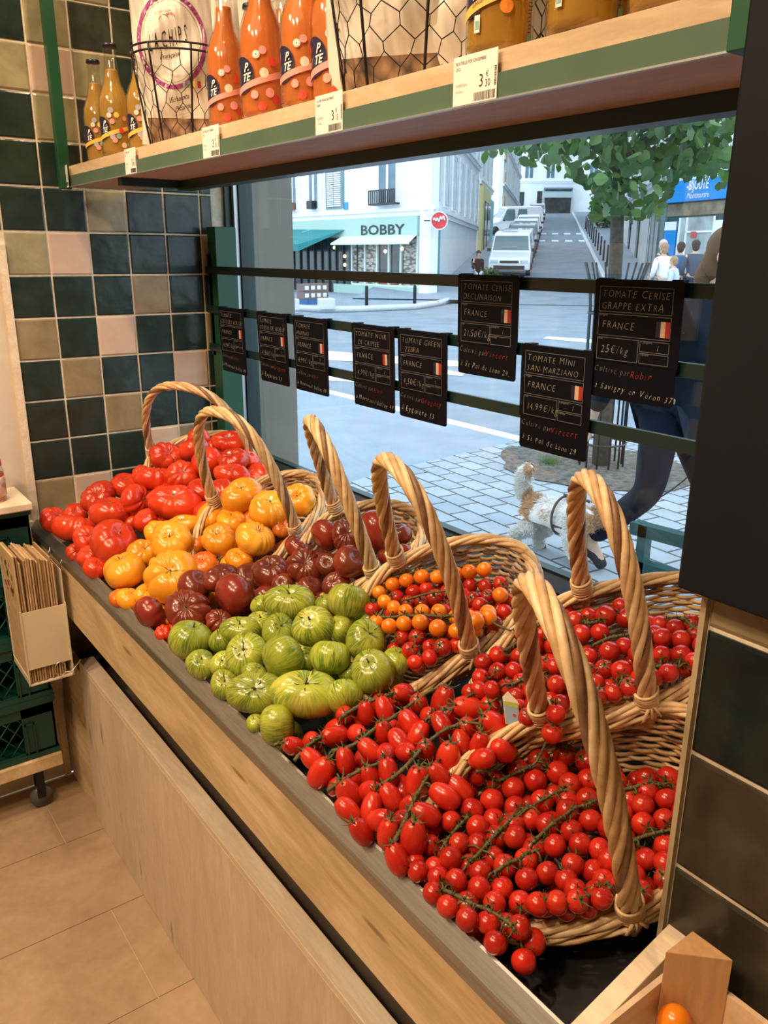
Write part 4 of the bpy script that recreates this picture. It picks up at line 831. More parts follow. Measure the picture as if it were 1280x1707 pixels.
# ================================================================== THINGS ON THE SHELF
ZS = 1.8185
M['cap'] = mat('navy_cap', (.012, .014, .04), .35); M['navy'] = mat('navy_print', (.012, .012, .05), .5)
DOT = {k: mat('dot_'+k, c, .5) for k, c in dict(pink=(.75, .28, .26), red=(.72, .06, .03), cream=(.80, .62, .45), yellow=(.85, .52, .10), grey=(.38, .35, .38), teal=(.22, .42, .34), darkred=(.50, .04, .03), orange=(.85, .26, .03), ribp=(.80, .30, .24), riby=(.85, .48, .08)).items()}
def liquid(name, c, ): 
    t = NT(name); t.set(Base_Color=(*c, 1), Roughness=.12, Transmission_Weight=.45, IOR=1.33); return t.m
LQ = {'orange': liquid('drink_orange', (.90, .30, .08)), 'yellow': liquid('drink_yellow', (.70, .42, .09)), 'amber': liquid('drink_amber', (.75, .42, .07))}
BR = .0355
bprof = [(0, 0), (.031, 0), (.0345, .004), (BR, .012), (BR, .108), (.0335, .127), (.0275, .145), (.0205, .160), (.0170, .176), (.0145, .205), (.0135, .222), (.0155, .224), (.0155, .230), (.0138, .2315), (.0138, .240)]
def bottle_parts(kind):
    g = MB().lathe(bprof, 32); glass = g.mesh('glass', M['bottle_glass'])
    lv = .196 if kind != 'yellow' else .188
    inner = [(0, .003), (.031, .004), (.0332, .012), (.0332, .107), (.0312, .126), (.0252, .144), (.0184, .159), (.0150, .176), (.0136, lv-.004), (.0132, lv), (0, lv)]
    liq = MB().lathe(inner, 32).mesh('drink', LQ[kind])
    cap = MB().lathe([(.0140, .2335), (.0168, .2335), (.0165, .238), (.0155, .2415), (.0, .2425)], 21).mesh('cap', M['cap'])
    mats = [M['navy'], M['paper'], *DOT.values()]; ki = {k: i+2 for i, k in enumerate(DOT)}
    mb = MB()
    def W(a, z, d=.0004): return ((BR+d)*math.cos(a), (BR+d)*math.sin(a), z)
    def disc(a, z, r, mi, d=.0004, sx=1, n=20):
        vs = [W(a, z, d)]+[W(a+sx*r*math.cos(t*2*PI/n)/BR, z+r*math.sin(t*2*PI/n), d) for t in range(n)]
        mb.add(vs, [(0, k+1, (k+1) % n+1) for k in range(n)], mi)
    def band(fn0, fn1, a0, a1, mi, d, n=24):
        vs = []
        for k in range(n+1): a = a0+(a1-a0)*k/n; vs += [W(a, fn0(a), d), W(a, fn1(a), d)]
        mb.add(vs, [(2*k, 2*k+2, 2*k+3, 2*k+1) for k in range(n)], mi)
    # local angle 0 faces the viewer, angles grow to the viewer's right
    s = 1
    disc(-1.12, .060, .026, 0, .0004, .95); rib = 'riby' if kind != 'orange' else 'ribp'
    band(lambda a: .040+.012*(a+.8)*.9, lambda a: .049+.012*(a+.8)*.9, -1.5, 1.02, ki[rib], .0007)
    D = {'orange': [(-.02, .093, .0058, 'pink'), (.42, .078, .0062, 'red'), (.02, .062, .0070, 'cream'), (.25, .035, .0068, 'pink'), (.55, .026, .0068, 'darkred'), (-.42, .032, .0060, 'ribp'), (-.10, .016, .0065, 'red'), (2.3, .07, .007, 'pink'), (3.2, .05, .007, 'cream')],
         'yellow': [(-.30, .098, .0062, 'grey'), (.05, .088, .0058, 'yellow'), (.55, .082, .0050, 'pink'), (-.25, .074, .0058, 'pink'), (.30, .055, .0058, 'red'), (.12, .043, .0058, 'teal'), (-.28, .041, .0060, 'grey'), (-.15, .034, .0058, 'pink'), (.42, .024, .0062, 'cream'), (.75, .026, .004, 'teal')],
         'amber': [(.20, .082, .0075, 'orange'), (.45, .055, .0060, 'cream'), (.12, .042, .0068, 'orange'), (-.25, .062, .0085, 'yellow'), (.6, .08, .007, 'yellow')]}[kind]
    for a, z, r, c in D: disc(a, z, r, ki[c], .0009)
    disc(-.30 if kind == 'orange' else -.42, .087, .0056, 1, .0012); disc(-.30 if kind == 'orange' else -.42, .087, .0044, ki['grey'] if kind == 'amber' else 0, .0013); disc(-.30 if kind == 'orange' else -.42, .087, .0040, 1, .0014)
    a0 = -.30 if kind == 'orange' else -.42
    mb.add([W(a0+x/BR, .087+y, .0016) for x, y in [(.0006, .0026), (-.0012, -.0003), (0, -.0003), (-.0006, -.0026), (.0012, .0004), (0, .0004)]], [(0, 1, 2, 5), (5, 2, 3, 4)], 0)
    put_text(mb, 'P.', lambda x, y: W(-.92+(x+.25*y)/BR, .064+y+.15*x, .001), .017, 1, thin=.0004, sx=.8)
    put_text(mb, 'TE', lambda x, y: W(-1.02+(x+.25*y)/BR, .050+y+.15*x, .001), .016, 1, thin=.0004, sx=.8)
    if kind == 'amber':
        put_text(mb, 'GINGEMBRE', lambda x, y: W(-.95+x/BR, .043+y+.3*x, .0012), .0055, 0, sx=.8); put_text(mb, '33cL', lambda x, y: W(-.37+x/BR, .0605+y, .0014), .0045, 0, sx=.9)
    # side column of small print
    z = .020
    rr_ = random.Random(4)
    while z < .100: L = rr_.uniform(.004, .008); mb.poly([W(.86, z, .0007), W(.86+L/BR, z+.001, .0007), W(.86+L/BR, z+.0018, .0007), W(.86, z+.0008, .0007)], 1 if kind == 'orange' else 0); z += .0034
    mb.poly([W(.86, .010, .0007), W(1.08, .011, .0007), W(1.08, .019, .0007), W(.86, .018, .0007)], ki['teal'])
    if kind == 'amber': mb.poly([W(-.85, .020, .0007), W(-.65, .020, .0007), W(-.65, .036, .0007), W(-.85, .036, .0007)], 1).poly([W(-.82, .023, .0009), W(-.68, .023, .0009), W(-.68, .031, .0009), W(-.82, .031, .0009)], ki['teal'])
    pr = mb.mesh('printed_label', mats)
    return glass, liq, cap, pr
BPT = {k: bottle_parts(k) for k in LQ}
def bottle(px, xx, kind, label, grp, sc=1.0, zoff=0):
    p = hit(px, 200, 0, xx); loc = (xx, p[1], ZS); ang = math.atan2(CAM[1]-p[1], CAM[0]-xx)
    root = empty('drink_bottle', loc, label, 'bottle', grp); root.rotation_euler = (0, 0, ang+.05); root.scale = (sc,)*3
    gl, dr_, cp_, lb_ = BPT[kind]; go = link('glass', gl, root); link('drink', dr_, root); link('cap', cp_, root); link('printed_label', lb_, go)
G1, G2, G3 = 'yellow drink bottles at the far end of the shelf', 'orange drink bottles on the shelf', 'amber ginger drink bottles on the right of the shelf'
bottle(163, .745, 'yellow', 'yellow drink bottle, leftmost on the shelf', G1, .97); bottle(192, .735, 'yellow', 'yellow drink bottle, tallest looking of the left trio', G1); bottle(238, .765, 'yellow', 'yellow drink bottle half hidden behind the left wire basket', G1, .97)
bottle(381, .738, 'orange', 'orange drink bottle just right of the white crisps bag', G2, 1.0); bottle(440, .74, 'orange', 'tallest orange drink bottle, second from the left', G2, 1.08); bottle(507, .738, 'orange', 'third orange drink bottle from the left', G2, 1.0)
bottle(561, .765, 'orange', 'orange drink bottle behind the edge of the big wire basket', G2, 1.08); bottle(478, .83, 'orange', 'orange drink bottle standing in the back row', G2, 1.0); bottle(425, .85, 'orange', 'orange drink bottle hidden at the back left', G2, 1.0)
bottle(826, .738, 'amber', 'amber ginger drink bottle behind the largest price tag', G3, 1.1); bottle(962, .74, 'amber', 'amber ginger drink bottle in the middle of the right group', G3, 1.15); bottle(1098, .745, 'amber', 'amber ginger drink bottle at the near end of the shelf', G3, 1.15); bottle(1035, .80, 'amber', 'amber ginger drink bottle standing behind the other two', G3, 1.1)
# crisps bags
M['bag'] = mat('bag_film', (.74, .68, .58), .28, bump=.25, bs=9, coat=.3); M['bag_purple'] = mat('bag_purple', (.34, .06, .22), .3)
t = NT('crisps_window'); t.set(Roughness=.2, Coat_Weight=.5); co = t.coord('Object'); v = t.n('ShaderNodeTexVoronoi'); v.inputs['Scale'].default_value = 38; t.l(co, 0, v, 'Vector'); t.col(t.ramp(v, [(0, (.62, .42, .26)), (.4, (.36, .22, .14)), (.8, (.08, .05, .04))])); t.bump(v, 0, .5, .01); M['crisps'] = t.m
def bag(name, label, loc, w, h, th, rz, tilt, design, seed):
    r = random.Random(seed); root = empty(name, loc, label, 'bag', 'crisps bags on the shelf'); root.rotation_euler = (tilt, 0, rz)
    ph = [r.uniform(0, 6) for _ in range(6)]
    def front(x, z):   # x -1..1, z 0..1
        e = max(0, 1-abs(x)**3.0)*max(0, math.sin(PI*min(.999, max(.001, z))))**.55
        return th*.5*e+.0035*math.sin(9*x+ph[0]+5*z)*e+.0045*math.sin(13*z+ph[1]-4*x)*e*(1+abs(x))+.002*math.sin(31*x+17*z+ph[2])
    nx, nz = 30, 40; vs = []; 
    def X(x, z): return x*w/2*(1-.06*math.sin(PI*z)+.03*math.sin(7*z+ph[3]))
    for sgn in (-1, 1):
        for j in range(nz+1):
            for i in range(nx+1):
                x = -1+2*i/nx; z = j/nz; vs.append((X(x, z), sgn*front(x, z), z*h))
    n1 = (nx+1)*(nz+1); fs = []; mi = []
    for j in range(nz):
        for i in range(nx):
            a = j*(nx+1)+i; fs.append((a, a+1, a+nx+2, a+nx+1)); fs.append((n1+a, n1+a+nx+1, n1+a+nx+2, n1+a+1))
    mb = MB(); mb.add(vs, fs, 0, True); k = 0
    for j in range(nz):
        for i in range(nx):
            if design in (1, 2) and j < nz*.17 and 2 < i < nx-3: mb.m[k] = 1
            k += 2
    mb.build('film', [M['bag'], M['crisps']], root)
    def FP(x, z, d=.0012): xx = x/(w/2); zz = z/h; return (X(xx, zz), -front(xx, zz)-d, z)
    mats = [M['ink'], M['bag_purple'], DOT['red'], DOT['yellow'], DOT['teal'], M['grey_ink']]; mb = MB()
    def ring(cx, cz, rx, rz_, wd, mi, a0=0, a1=2*PI, n=60, d=.0012):
        vs = []
        for q in range(n+1): a = a0+(a1-a0)*q/n; vs += [FP(cx+rx*math.cos(a), cz+rz_*math.sin(a), d), FP(cx+(rx-wd)*math.cos(a), cz+(rz_-wd)*math.sin(a), d)]
        mb.add(vs, [(2*q, 2*q+1, 2*q+3, 2*q+2) for q in range(n)], mi)
    if design == 1:
        ring(0, h*.66, w*.43, h*.30, .0085, 1); ring(0, h*.66, w*.43-.013, h*.30-.013, .0006, 0)
        for ch, x in zip('LACHIPS', (-.046, -.034, -.018, -.004, .010, .017, .030)):
            put_text(mb, ch, lambda a, b, x=x: FP(x+a, h*.60+b*2.4+.25*(x+.04), .0018), .019, 0, sx=.72)
        put_text(mb, 'Française', lambda a, b: FP(-.026+a, h*.545+b+.2*a, .0016), .013, 0, shear=.3, sx=.9)
        put_text(mb, 'ATTERANZEE', lambda a, b: FP(-.030+a*1.4, h*.84+b-6*(a*1.4-.03)**2, .0016), .006, 5, sx=.7)
        put_text(mb, 'Échalote', lambda a, b: FP(-.012+a, h*.27+b+.25*a, .0016), .014, 0, shear=.4, sx=.9); put_text(mb, 'Picarde', lambda a, b: FP(-.004+a, h*.215+b+.25*a, .0016), .014, 0, shear=.4, sx=.9)
        for z in (.185, .165): put_text(mb, 'cuites au chaudron', lambda a, b, z=z: FP(-.008+a, h*z+b+.2*a, .0016), .0045, 5)
        ring(.003, h*.795, .012, .012, .0008, 0, .3, 2.6, 20); ring(-.010, h*.78, .011, .013, .0008, 0, .6, 3.0, 20); ring(.002, h*.815, .007, .004, .0016, 2, 0, PI, 14)
    elif design == 2:
        put_text(mb, 'Chips inimitable', lambda a, b: FP(-.052+a, h*.58+b+.35*a, .0016), .010, 0, shear=.35, sx=.9)
        ring(-.01, h*.45, .006, .008, .003, 2, n=16); ring(-.01, h*.475, .004, .003, .003, 2, n=10)
        for z in range(5): put_text(mb, 'pommes de terre, huile', lambda a, b, z=z: FP(.02+a*.8, h*(.62-.045*z)+b+.25*a, .0016), .0052, 5)
    else:
        for z in range(9): put_text(mb, 'LA CHIPS' if z == 0 else 'ingrédients pommes de terre', lambda a, b, z=z: FP(-.04+a, h*(.80-.05*z)+b+.25*a, .0016), .012 if z == 0 else .005, 2 if z == 0 else 5, sx=.9)
    for q, c in enumerate((4, 4, 3, 2)): mb.add([FP(w*(.12+.06*q)+x, h*(.37 if design == 1 else .72)+z, .0018) for x, z in ((0, 0), (.006, 0), (.006, .013), (0, .013))], [(0, 1, 2, 3)], c)
    mb.build('printing', mats, root)
ry0 = lambda px, xx: hit(px, 200, 0, xx)[1]
bag('crisps_bag', 'white crisps bag with a purple ring standing in the left wire basket', (.80, ry0(300, .80), ZS+.012), .175, .30, .055, -.62, .10, 1, 3)
bag('crisps_bag', 'pale crisps bag lying slanted in the big wire basket', (.80, ry0(655, .80), ZS+.006), .20, .30, .06, -.95, .18, 2, 5)
bag('crisps_bag', 'pale printed bag turned sideways at the right of the big wire basket', (.845, ry0(735, .845), ZS+.006), .17, .30, .05, -1.2, .05, 3, 6)
bag('crisps_bag', 'cream bag standing at the back between the white bag and the orange bottles', (.90, ry0(352, .90), ZS), .19, .33, .05, -.75, .03, 3, 8)
bag('crisps_bag', 'plain cream bag at the back behind the orange bottles', (.93, ry0(480, .93), ZS), .22, .33, .06, -1.0, .02, 0, 9)
bag('crisps_bag', 'cream bag at the back behind the third orange bottle', (.95, ry0(560, .95), ZS), .20, .33, .06, -1.1, .0, 0, 12)
def wire_basket(px, xx, R, Hh, label, seed):
    y = hit(px, 200, 0, xx)[1]; root = empty('wire_basket', (xx, y, ZS+.002), label, 'basket', 'black wire baskets on the shelf'); ang = math.atan2(-y, -xx)
    def C(a, z): k = .72+.28*z/Hh; return (R*k*math.cos(a), R*k*math.sin(a), z)
    mb = MB()
    for z in (0, Hh, Hh+.012): mb.tube([C(2*PI*q/40, z) for q in range(40)], .0022 if z else .0016, 6, closed=True)
    mb.build('ring', M['wire_black'], root)
    mb = MB()
    for q in range(7): a = ang+2*PI*q/7+.25; mb.tube([C(a, z) for z in np.linspace(0, Hh+.012, 8)], .0021, 6)
    mb.build('stay', M['wire_black'], root)
    mb = MB(); n = 16; rws = int(Hh/(.030))*1; dz = Hh/rws; rr_ = random.Random(seed); jit = {}
    def J(i, j, k):
        key = (i % (2*n), j, k)
        if key not in jit: jit[key] = (rr_.uniform(-.03, .03), rr_.uniform(-.003, .003))
        return jit[key]
    def node(i, z, j, k): d = J(i, j, k); return C(2*PI*i/(2*n)+d[0], min(Hh, max(0, z+d[1])))
    for j in range(rws):
        for i in range(n):
            o = j % 2; i0 = 2*i+o; z0 = j*dz
            a = node(i0, z0+dz*.25, j, 0); b = node(i0, z0+dz*.75, j, 1); mb.tube([a, b], .0009, 4, cap=False)
            if j < rws-1:
                for s_ in (-1, 1): c = node(i0+s_, z0+dz*1.25, j+1, 0); mb.tube([b, c], .0008, 4, cap=False)
            if j in (0, rws-1):
                z1 = 0 if j == 0 else Hh; mb.tube([a if j == 0 else b, C(2*PI*i0/(2*n), z1)], .0008, 4, cap=False)
    mb.build('chicken_wire', M['wire_black'], root)
wire_basket(305, .795, .098, .175, 'black wire basket holding the white crisps bag with purple ring', 2)
wire_basket(678, .80, .125, .24, 'larger black wire basket of pale bags in the middle of the shelf', 4)
wire_basket(905, .86, .07, .20, 'black wire basket tucked behind the amber bottles', 6)
mb = MB(); mb.box((1.062, .5, 1.799), (1.072, 2.40, 2.7)); mb.build('shelf_back_panel', mat('shelf_back', (.30, .25, .17), .6), label='beige back panel rising behind the things on the wall shelf', cat='panel')

# ================================================================== LEFT CORNER: CRATES, DOLLY, JAR, PAPER BAGS
def crate(mb, x0, x1, y0, y1, z0, z1, r_):
    t = .006; mb.box((x0, y1-t, z0), (x1, y1, z1)); mb.box((x0, y0, z0), (x0+t, y1, z1)); mb.box((x1-t, y0, z0), (x1, y1, z1)); mb.box((x0, y0, z0), (x1, y1, z0+t))
    mb.box((x0-.004, y0-.007, z1-.022), (x1+.004, y0, z1)); mb.box((x0-.004, y0-.005, z0), (x1+.004, y0, z0+.014)); mb.box((x1, y0, z1-.022), (x1+.007, y1, z1)); mb.box((x1, y0, z0), (x1+.005, y1, z0+.012))
    # side face seen from the room: solid frame with lattice windows
    for xa, xb in ((x0, x0+.02), (x1-.09, x1)): mb.box((xa, y0, z0), (xb, y0+t, z1))
    mb.box((x0, y0, z1-.055), (x1, y0+t, z1)); mb.box((x0, y0, z0), (x1, y0+t, z0+.02))
    mb.box((x1-.085, y0-.006, z0+.01), (x1-.081, y0+.002, z1-.075)); mb.box((x1-.062, y0-.006, z0+.01), (x1-.058, y0+.002, z1-.075)); mb.box((x1-.085, y0-.006, z1-.079), (x1-.058, y0+.002, z1-.075))
    w = x1-.09-(x0+.02); h = (z1-.055)-(z0+.02); n = 11
    for k in range(-4, n+4):
        for sg in (1, -1):
            xa = x0+.02+k*w/n; xb = xa+sg*h*.8
            if sg < 0: xa, xb = xa, xb
            pts = [(xa, z0+.02), (xb, z1-.055)]
            (ax, az), (bx, bz) = pts; L0, L1 = x0+.02, x1-.09
            if min(ax, bx) > L1 or max(ax, bx) < L0: continue
            f = lambda x_: az+(bz-az)*(x_-ax)/(bx-ax)
            if ax < L0: az, ax = f(L0), L0
            if ax > L1: az, ax = f(L1), L1
            if bx < L0: bz, bx = f(L0), L0
            if bx > L1: bz, bx = f(L1), L1
            mb.tube([(ax, y0+.003, az), (bx, y0+.003, bz)], .0022, 4)
CX = [('green plastic crate at the bottom of the stack, on the dolly'), ('green plastic crate, second up from the dolly'), ('green plastic crate, third up beside the paper bag holder'), ('green plastic crate at the top of the stack under the wooden board')]
for k, l in enumerate(CX):
    mb = MB(); z0 = .186+.190*k; crate(mb, -.08, .470, 2.27, 2.40, z0, z0+.1895, 0); mb.build('plastic_crate', M['crate_green'], label=l, cat='crate', group='stack of green plastic crates')
root = empty('wheeled_dolly', (.2, 2.3, .15), 'low pine dolly on castors carrying the green crates', 'dolly')
mb = MB(); mb.box((-.3, -.045, -.008), (.275, -.02, .034)); mb.box((-.3, -.02, .012), (.275, .10, .034)); mb.build('frame', M['pine_board'], root, bevel=.003)
for xx in (-.05, .21):
    mb = MB(); mb.tube([(xx, -.012, -.115), (xx, .012, -.115)], .033, 20); mb.build('wheel', mat('castor_grey', (.10, .10, .10), .4), root)
    mb = MB(); mb.box((xx-.012, -.016, -.115), (xx+.012, -.013, -.008)); mb.box((xx-.012, .013, -.115), (xx+.012, .016, -.008)); mb.box((xx-.03, -.02, -.016), (xx+.03, .03, -.008)); mb.build('castor_fork', M['wire_black'], root)
mb = MB(); mb.box((-.1, 2.22, .9475), (.4735, 2.415, .968)); mb.build('wooden_board', M['pine_edge'], bevel=.003, label='pale wooden board lying on top of the green crates', cat='board')
jl = (.392, 2.30, .969); root = empty('glass_jar', jl, 'jar of red preserve with a printed label on the wooden board', 'jar')
MB().lathe([(0, 0), (.034, 0), (.037, .005), (.037, .082), (.032, .094), (.030, .098)], 32).build('glass', M['bottle_glass'], root)
MB().lathe([(0, .002), (.0335, .003), (.035, .008), (.035, .074), (0, .076)], 32).build('preserve', mat('red_preserve', (.42, .05, .03), .3, var=.4, vs=40), root)
MB().lathe([(.0365, .014), (.0378, .014), (.0378, .066), (.0365, .066)], 32).build('paper_label', mat('jar_label', (.50, .30, .20), .6, var=.7, vs=32), root)
MB().lathe([(.033, .094), (.034, .094), (.034, .108), (0, .1085)], 32).build('lid', mat('jar_lid', (.40, .10, .07), .35), root)
# paper bag holder
root = empty('bag_holder', (.43, 2.05, .53), 'white metal holder hung on the counter end and filled with brown paper bags', 'holder')
mb = MB(); th = .0018; x0, x1, yd = -.055, .055, .17
mb.box((x0, 0, .045), (x1, th, .205)); mb.box((x0, 0, .0), (x0+th, yd, .02)); mb.box((x0, 0, .045), (x0+th, .01, .205)); mb.box((x1-th, 0, 0), (x1, yd, .30)); mb.box((x0, 0, 0), (x1, yd, th)); mb.box((x0, yd-th, 0), (x1, yd, .30)); mb.box((x0-.0015, -.002, 0), (x0+.002, .002, .21)); mb.box((x1-.002, -.002, 0), (x1+.0015, .002, .21)); mb.box((x0, -.002, 0), (x1, .002, .0035))
mb.build('metal_sleeve', M['white_metal'], root)
mb = MB(); mb.tube([(x1, .03, .285), (x1+.010, .02, .318), (x1+.018, .02, .300)], .0022, 6); mb.tube([(x1, .13, .285), (x1+.010, .13, .318), (x1+.018, .13, .300)], .0022, 6); mb.build('hook', M['steel'], root)
mb = MB(); pts = [(x1-.032+.014*math.cos(a), -.006, .030+.020*math.sin(a)) for a in np.linspace(.3, 5.6, 18)]; pts += [(x1-.005, -.012, .018), (x1+.022, -.004, .040)]; mb.tube(pts, .0013, 6); mb.build('wire_loop', M['alu'], root)
rk = random.Random(8); nb = 15
for k in range(nb):
    xa = .4285-.050+k*(.094/nb); yy = 2.056+rk.uniform(0, .006); hh = .875+rk.uniform(-.012, .012)-.0012*k; mb = MB(); sl = rk.uniform(-.004, .004)
    pr = [(xa, yy), (xa+.0022, yy-.001), (xa+.0046, yy+.001), (xa+.0046, yy+.155), (xa, yy+.155)]
    mb.add([(x, y, .535) for x, y in pr]+[(x-.003*(1 if k < 3 else 0)+sl*.4, y+sl, hh-(.004 if y > yy+.1 else 0)+.010*((i % 3) == 1)*0) for i, (x, y) in enumerate(pr)], [(4, 3, 2, 1, 0), (5, 6, 7, 8, 9)]+[(i, (i+1) % 5, 5+(i+1) % 5, 5+i) for i in range(5)], 0)
    if k == 0:
        for q in range(26):
            cy, cz, rr_ = yy+rk.uniform(.015, .14), rk.uniform(.76, .85), rk.uniform(.003, .009)
            mb.add([(xa-.0042, cy+rr_*math.cos(a)*rk.uniform(.6, 1), cz+rr_*math.sin(a)) for a in np.linspace(0, 2*PI, 8, endpoint=False)], [tuple(range(8))], rk.choice([1, 2, 3]))
    mb.build('paper_bag', [M['kraft'] if k % 2 else M['kraft2'], mat('print_red', (.35, .06, .03), .8) if k == 0 else M['kraft'], mat('print_green', (.10, .14, .05), .8) if k == 0 else M['kraft'], M['kraft2']],
             label='printed brown paper bag on the outside of the bundle in the holder' if k == 0 else 'brown paper bag in the bundle packed in the metal holder', cat='paper bag', group='brown paper bags in the holder')

# ================================================================== FRUIT CRATE, LOWER RIGHT
root = empty('fruit_crate', (.45, .18, .80), 'thin wooden fruit crate with a corner post at the lower right', 'crate')
def rp(mb, n, m, b=0): o = mb.build(n, m, root, bevel=b); o.matrix_parent_inverse = Matrix.Translation((-.45, -.18, -.80)); return o
mb = MB(); mb.box((.20, .352, .80), (.662, .358, .9)); rp(mb, 'side_board', M['crate_wood']); mb = MB(); mb.box((.656, -.25, .80), (.662, .352, .895)); rp(mb, 'side_board', M['crate_wood']); mb = MB(); mb.box((.20, -.25, .80), (.206, .352, .895)); rp(mb, 'side_board', M['crate_wood'])
mb = MB(); mb.box((.20, -.25, .795), (.662, .358, .80)); rp(mb, 'base', M['crate_wood'])
mb = MB(); mb.extrude([(.610, .3515, .80), (.6555, .3515, .80), (.6555, .306, .80)], (0, 0, .140)); 
o = rp(mb, 'corner_post', M['crate_post'], .001)
root = empty('orange_tomato', tuple(hit(1124, 1703, 2, .868)), 'bright orange tomato lying in the thin wooden fruit crate', 'tomato'); vs, fs = mk_cherry(36, 22)
MB().add(*scaled((vs, fs), .017), 0, True).build('fruit', M['t_cherry_orange'], root); mb = MB(); calyx_mb(mb, 0, .012, seed=3); c = mb.build('calyx', M['calyx'], root, loc=(0, 0, .0145)); root.rotation_euler = (2.0, .6, 0)
for i, (x, y) in enumerate([(.50, .27), (.54, .24), (.47, .22), (.43, .28)]):
    pass
mb = MB(); mb.box((.19, -.6, 0), (.684, .372, .7945)); mb.build('side_table', M['pine_board'], label='wooden stand under the thin fruit crate at the lower right', cat='stand', bevel=.002)
# ================================================================== OUTSIDE
M['asphalt'] = mat('asphalt', (.19, .23, .275), .8, var=.16, vs=1.4, bump=.1, bs=80); M['pavement'] = mat('pavement_concrete', (.23, .285, .345), .75, var=.10, vs=2.2, bump=.08, bs=60)
M['kerb'] = mat('kerb_stone', (.58, .62, .65), .7, var=.08); M['paint'] = mat('road_paint', (.80, .83, .85), .7, var=.06)
M['stone'] = mat('wall_stone', (.78, .81, .84), .85, var=.05, vs=1.2); M['stone2'] = mat('wall_stone_warm', (.78, .77, .75), .85, var=.05, vs=1.2); M['moulding'] = mat('moulding', (.82, .85, .87), .8)
M['pane'] = mat('far_pane', (.10, .17, .22), .15, var=.3, vs=1.5); M['pane_dark'] = mat('shop_pane', (.030, .045, .05), .12, var=.5, vs=1.6); M['frame_w'] = mat('window_white', (.75, .8, .84), .5)
M['mint'] = mat('mint_paint', (.36, .52, .46), .5); M['teal'] = mat('teal_awning', (.015, .20, .21), .7, var=.05); M['teal_door'] = mat('teal_door', (.05, .36, .43), .5, var=.2, vs=6)
M['iron'] = mat('black_iron', (.012, .016, .018), .5); M['letters'] = mat('sign_letters', (.01, .03, .03), .5); M['bluesign'] = mat('blue_sign', (.01, .24, .62), .4); M['yellowp'] = mat('yellow_paint', (.66, .58, .26), .6)
M['dgreen'] = mat('dark_green_shop', (.02, .08, .08), .4); M['leaf'] = mat('leaf', (.022, .065, .02), .5, var=.5, vs=3); M['leaf2'] = mat('leaf_light', (.08, .16, .04), .5, var=.3, vs=3); 
for _k in ('leaf', 'leaf2'):
    _t = M[_k].node_tree; _o = [n for n in _t.nodes if n.type == 'OUTPUT_MATERIAL'][0]; _b = [n for n in _t.nodes if n.type == 'BSDF_PRINCIPLED'][0]
    _tr = _t.nodes.new('ShaderNodeBsdfTranslucent'); _tr.inputs[0].default_value = (.10, .22, .03, 1); _m = _t.nodes.new('ShaderNodeMixShader'); _m.inputs[0].default_value = .26
    _t.links.new(_b.outputs[0], _m.inputs[1]); _t.links.new(_tr.outputs[0], _m.inputs[2]); _t.links.new(_m.outputs[0], _o.inputs[0])
M['bark'] = mat('bark', (.05, .045, .035), .9, var=.4, vs=30, bump=.5, bs=60)
M['zinc'] = mat('zinc_grey', (.16, .24, .26), .5)
t = NT('stone_cladding'); t.set(Roughness=.85); co = t.coord('Object', (1, 1, 1)); v = t.n('ShaderNodeTexVoronoi'); v.inputs['Scale'].default_value = 4.5; mp = t.coord('Object', (1, 1, 2.6)); t.l(mp, 0, v, 'Vector'); t.col(t.ramp(v, [(.1, (.50, .48, .42)), (.5, (.33, .31, .27)), (.7, (.12, .11, .10))])); M['cladding'] = t.m
A0 = YAW+math.radians(10.9); ES = np.array([math.sin(A0), math.cos(A0), 0]); ER = np.array([math.cos(A0), -math.sin(A0), 0])
def zg(s): return 0 if s < 31 else .084*(s-31)
def SP(s, r, z=0): p = ES*s+ER*r; return np.array([p[0], p[1], z])
# ground: pavement by the shop, road, far pavement, uphill street
mb = MB(); mb.poly([(1.40, -6, 0), (5.28, -6, 0), (5.28, 40, 0), (1.40, 40, 0)]); mb.box((1.40, -6, -.3), (5.28, 40, -.02)); struct(mb, 'ground_pavement', M['pavement'])
mb = MB(); mb.box((5.28, -8, -.2), (5.46, 40, -.005)); struct(mb, 'kerb_near', M['kerb'])
mb = MB(); mb.poly([(5.46, -30, -.04), (70, -30, -.04), (70, 60, -.04), (5.46, 60, -.04)])
struct(mb, 'ground_road', M['asphalt'])
ss = np.linspace(30, 118, 12)
mb = MB(); vs = []
for s in ss: vs += [SP(s, -2.45, zg(s)-.02), SP(s, 2.35, zg(s)-.02)]
mb.add(vs, [(2*i, 2*i+1, 2*i+3, 2*i+2) for i in range(11)]); struct(mb, 'ground_uphill_road', M['asphalt'])
mb = MB()
for a, b in ((-7, -2.45), (2.35, 12)):
    vs = []
    for s in ss: vs += [SP(s, a, zg(s)+.10), SP(s, b, zg(s)+.10), SP(s, b, zg(s)-.1), SP(s, a, zg(s)-.1)]
    mb.add(vs, [(4*i, 4*i+1, 4*i+5, 4*i+4) for i in range(11)]+[(4*i+1, 4*i+2, 4*i+6, 4*i+5) for i in range(11)]+[(4*i+3, 4*i, 4*i+4, 4*i+7) for i in range(11)])
struct(mb, 'ground_uphill_pavement', M['pavement'])
mb = MB(); vs = []
for s in ss: vs += [SP(s, 2.30, zg(s)+.11), SP(s, 2.50, zg(s)+.11), SP(s, 2.50, zg(s)-.05), SP(s, 2.30, zg(s)-.05)]
mb.add(vs, [(4*i, 4*i+1, 4*i+5, 4*i+4) for i in range(11)]+[(4*i+3, 4*i, 4*i+4, 4*i+7) for i in range(11)]); struct(mb, 'kerb_uphill', M['kerb'])
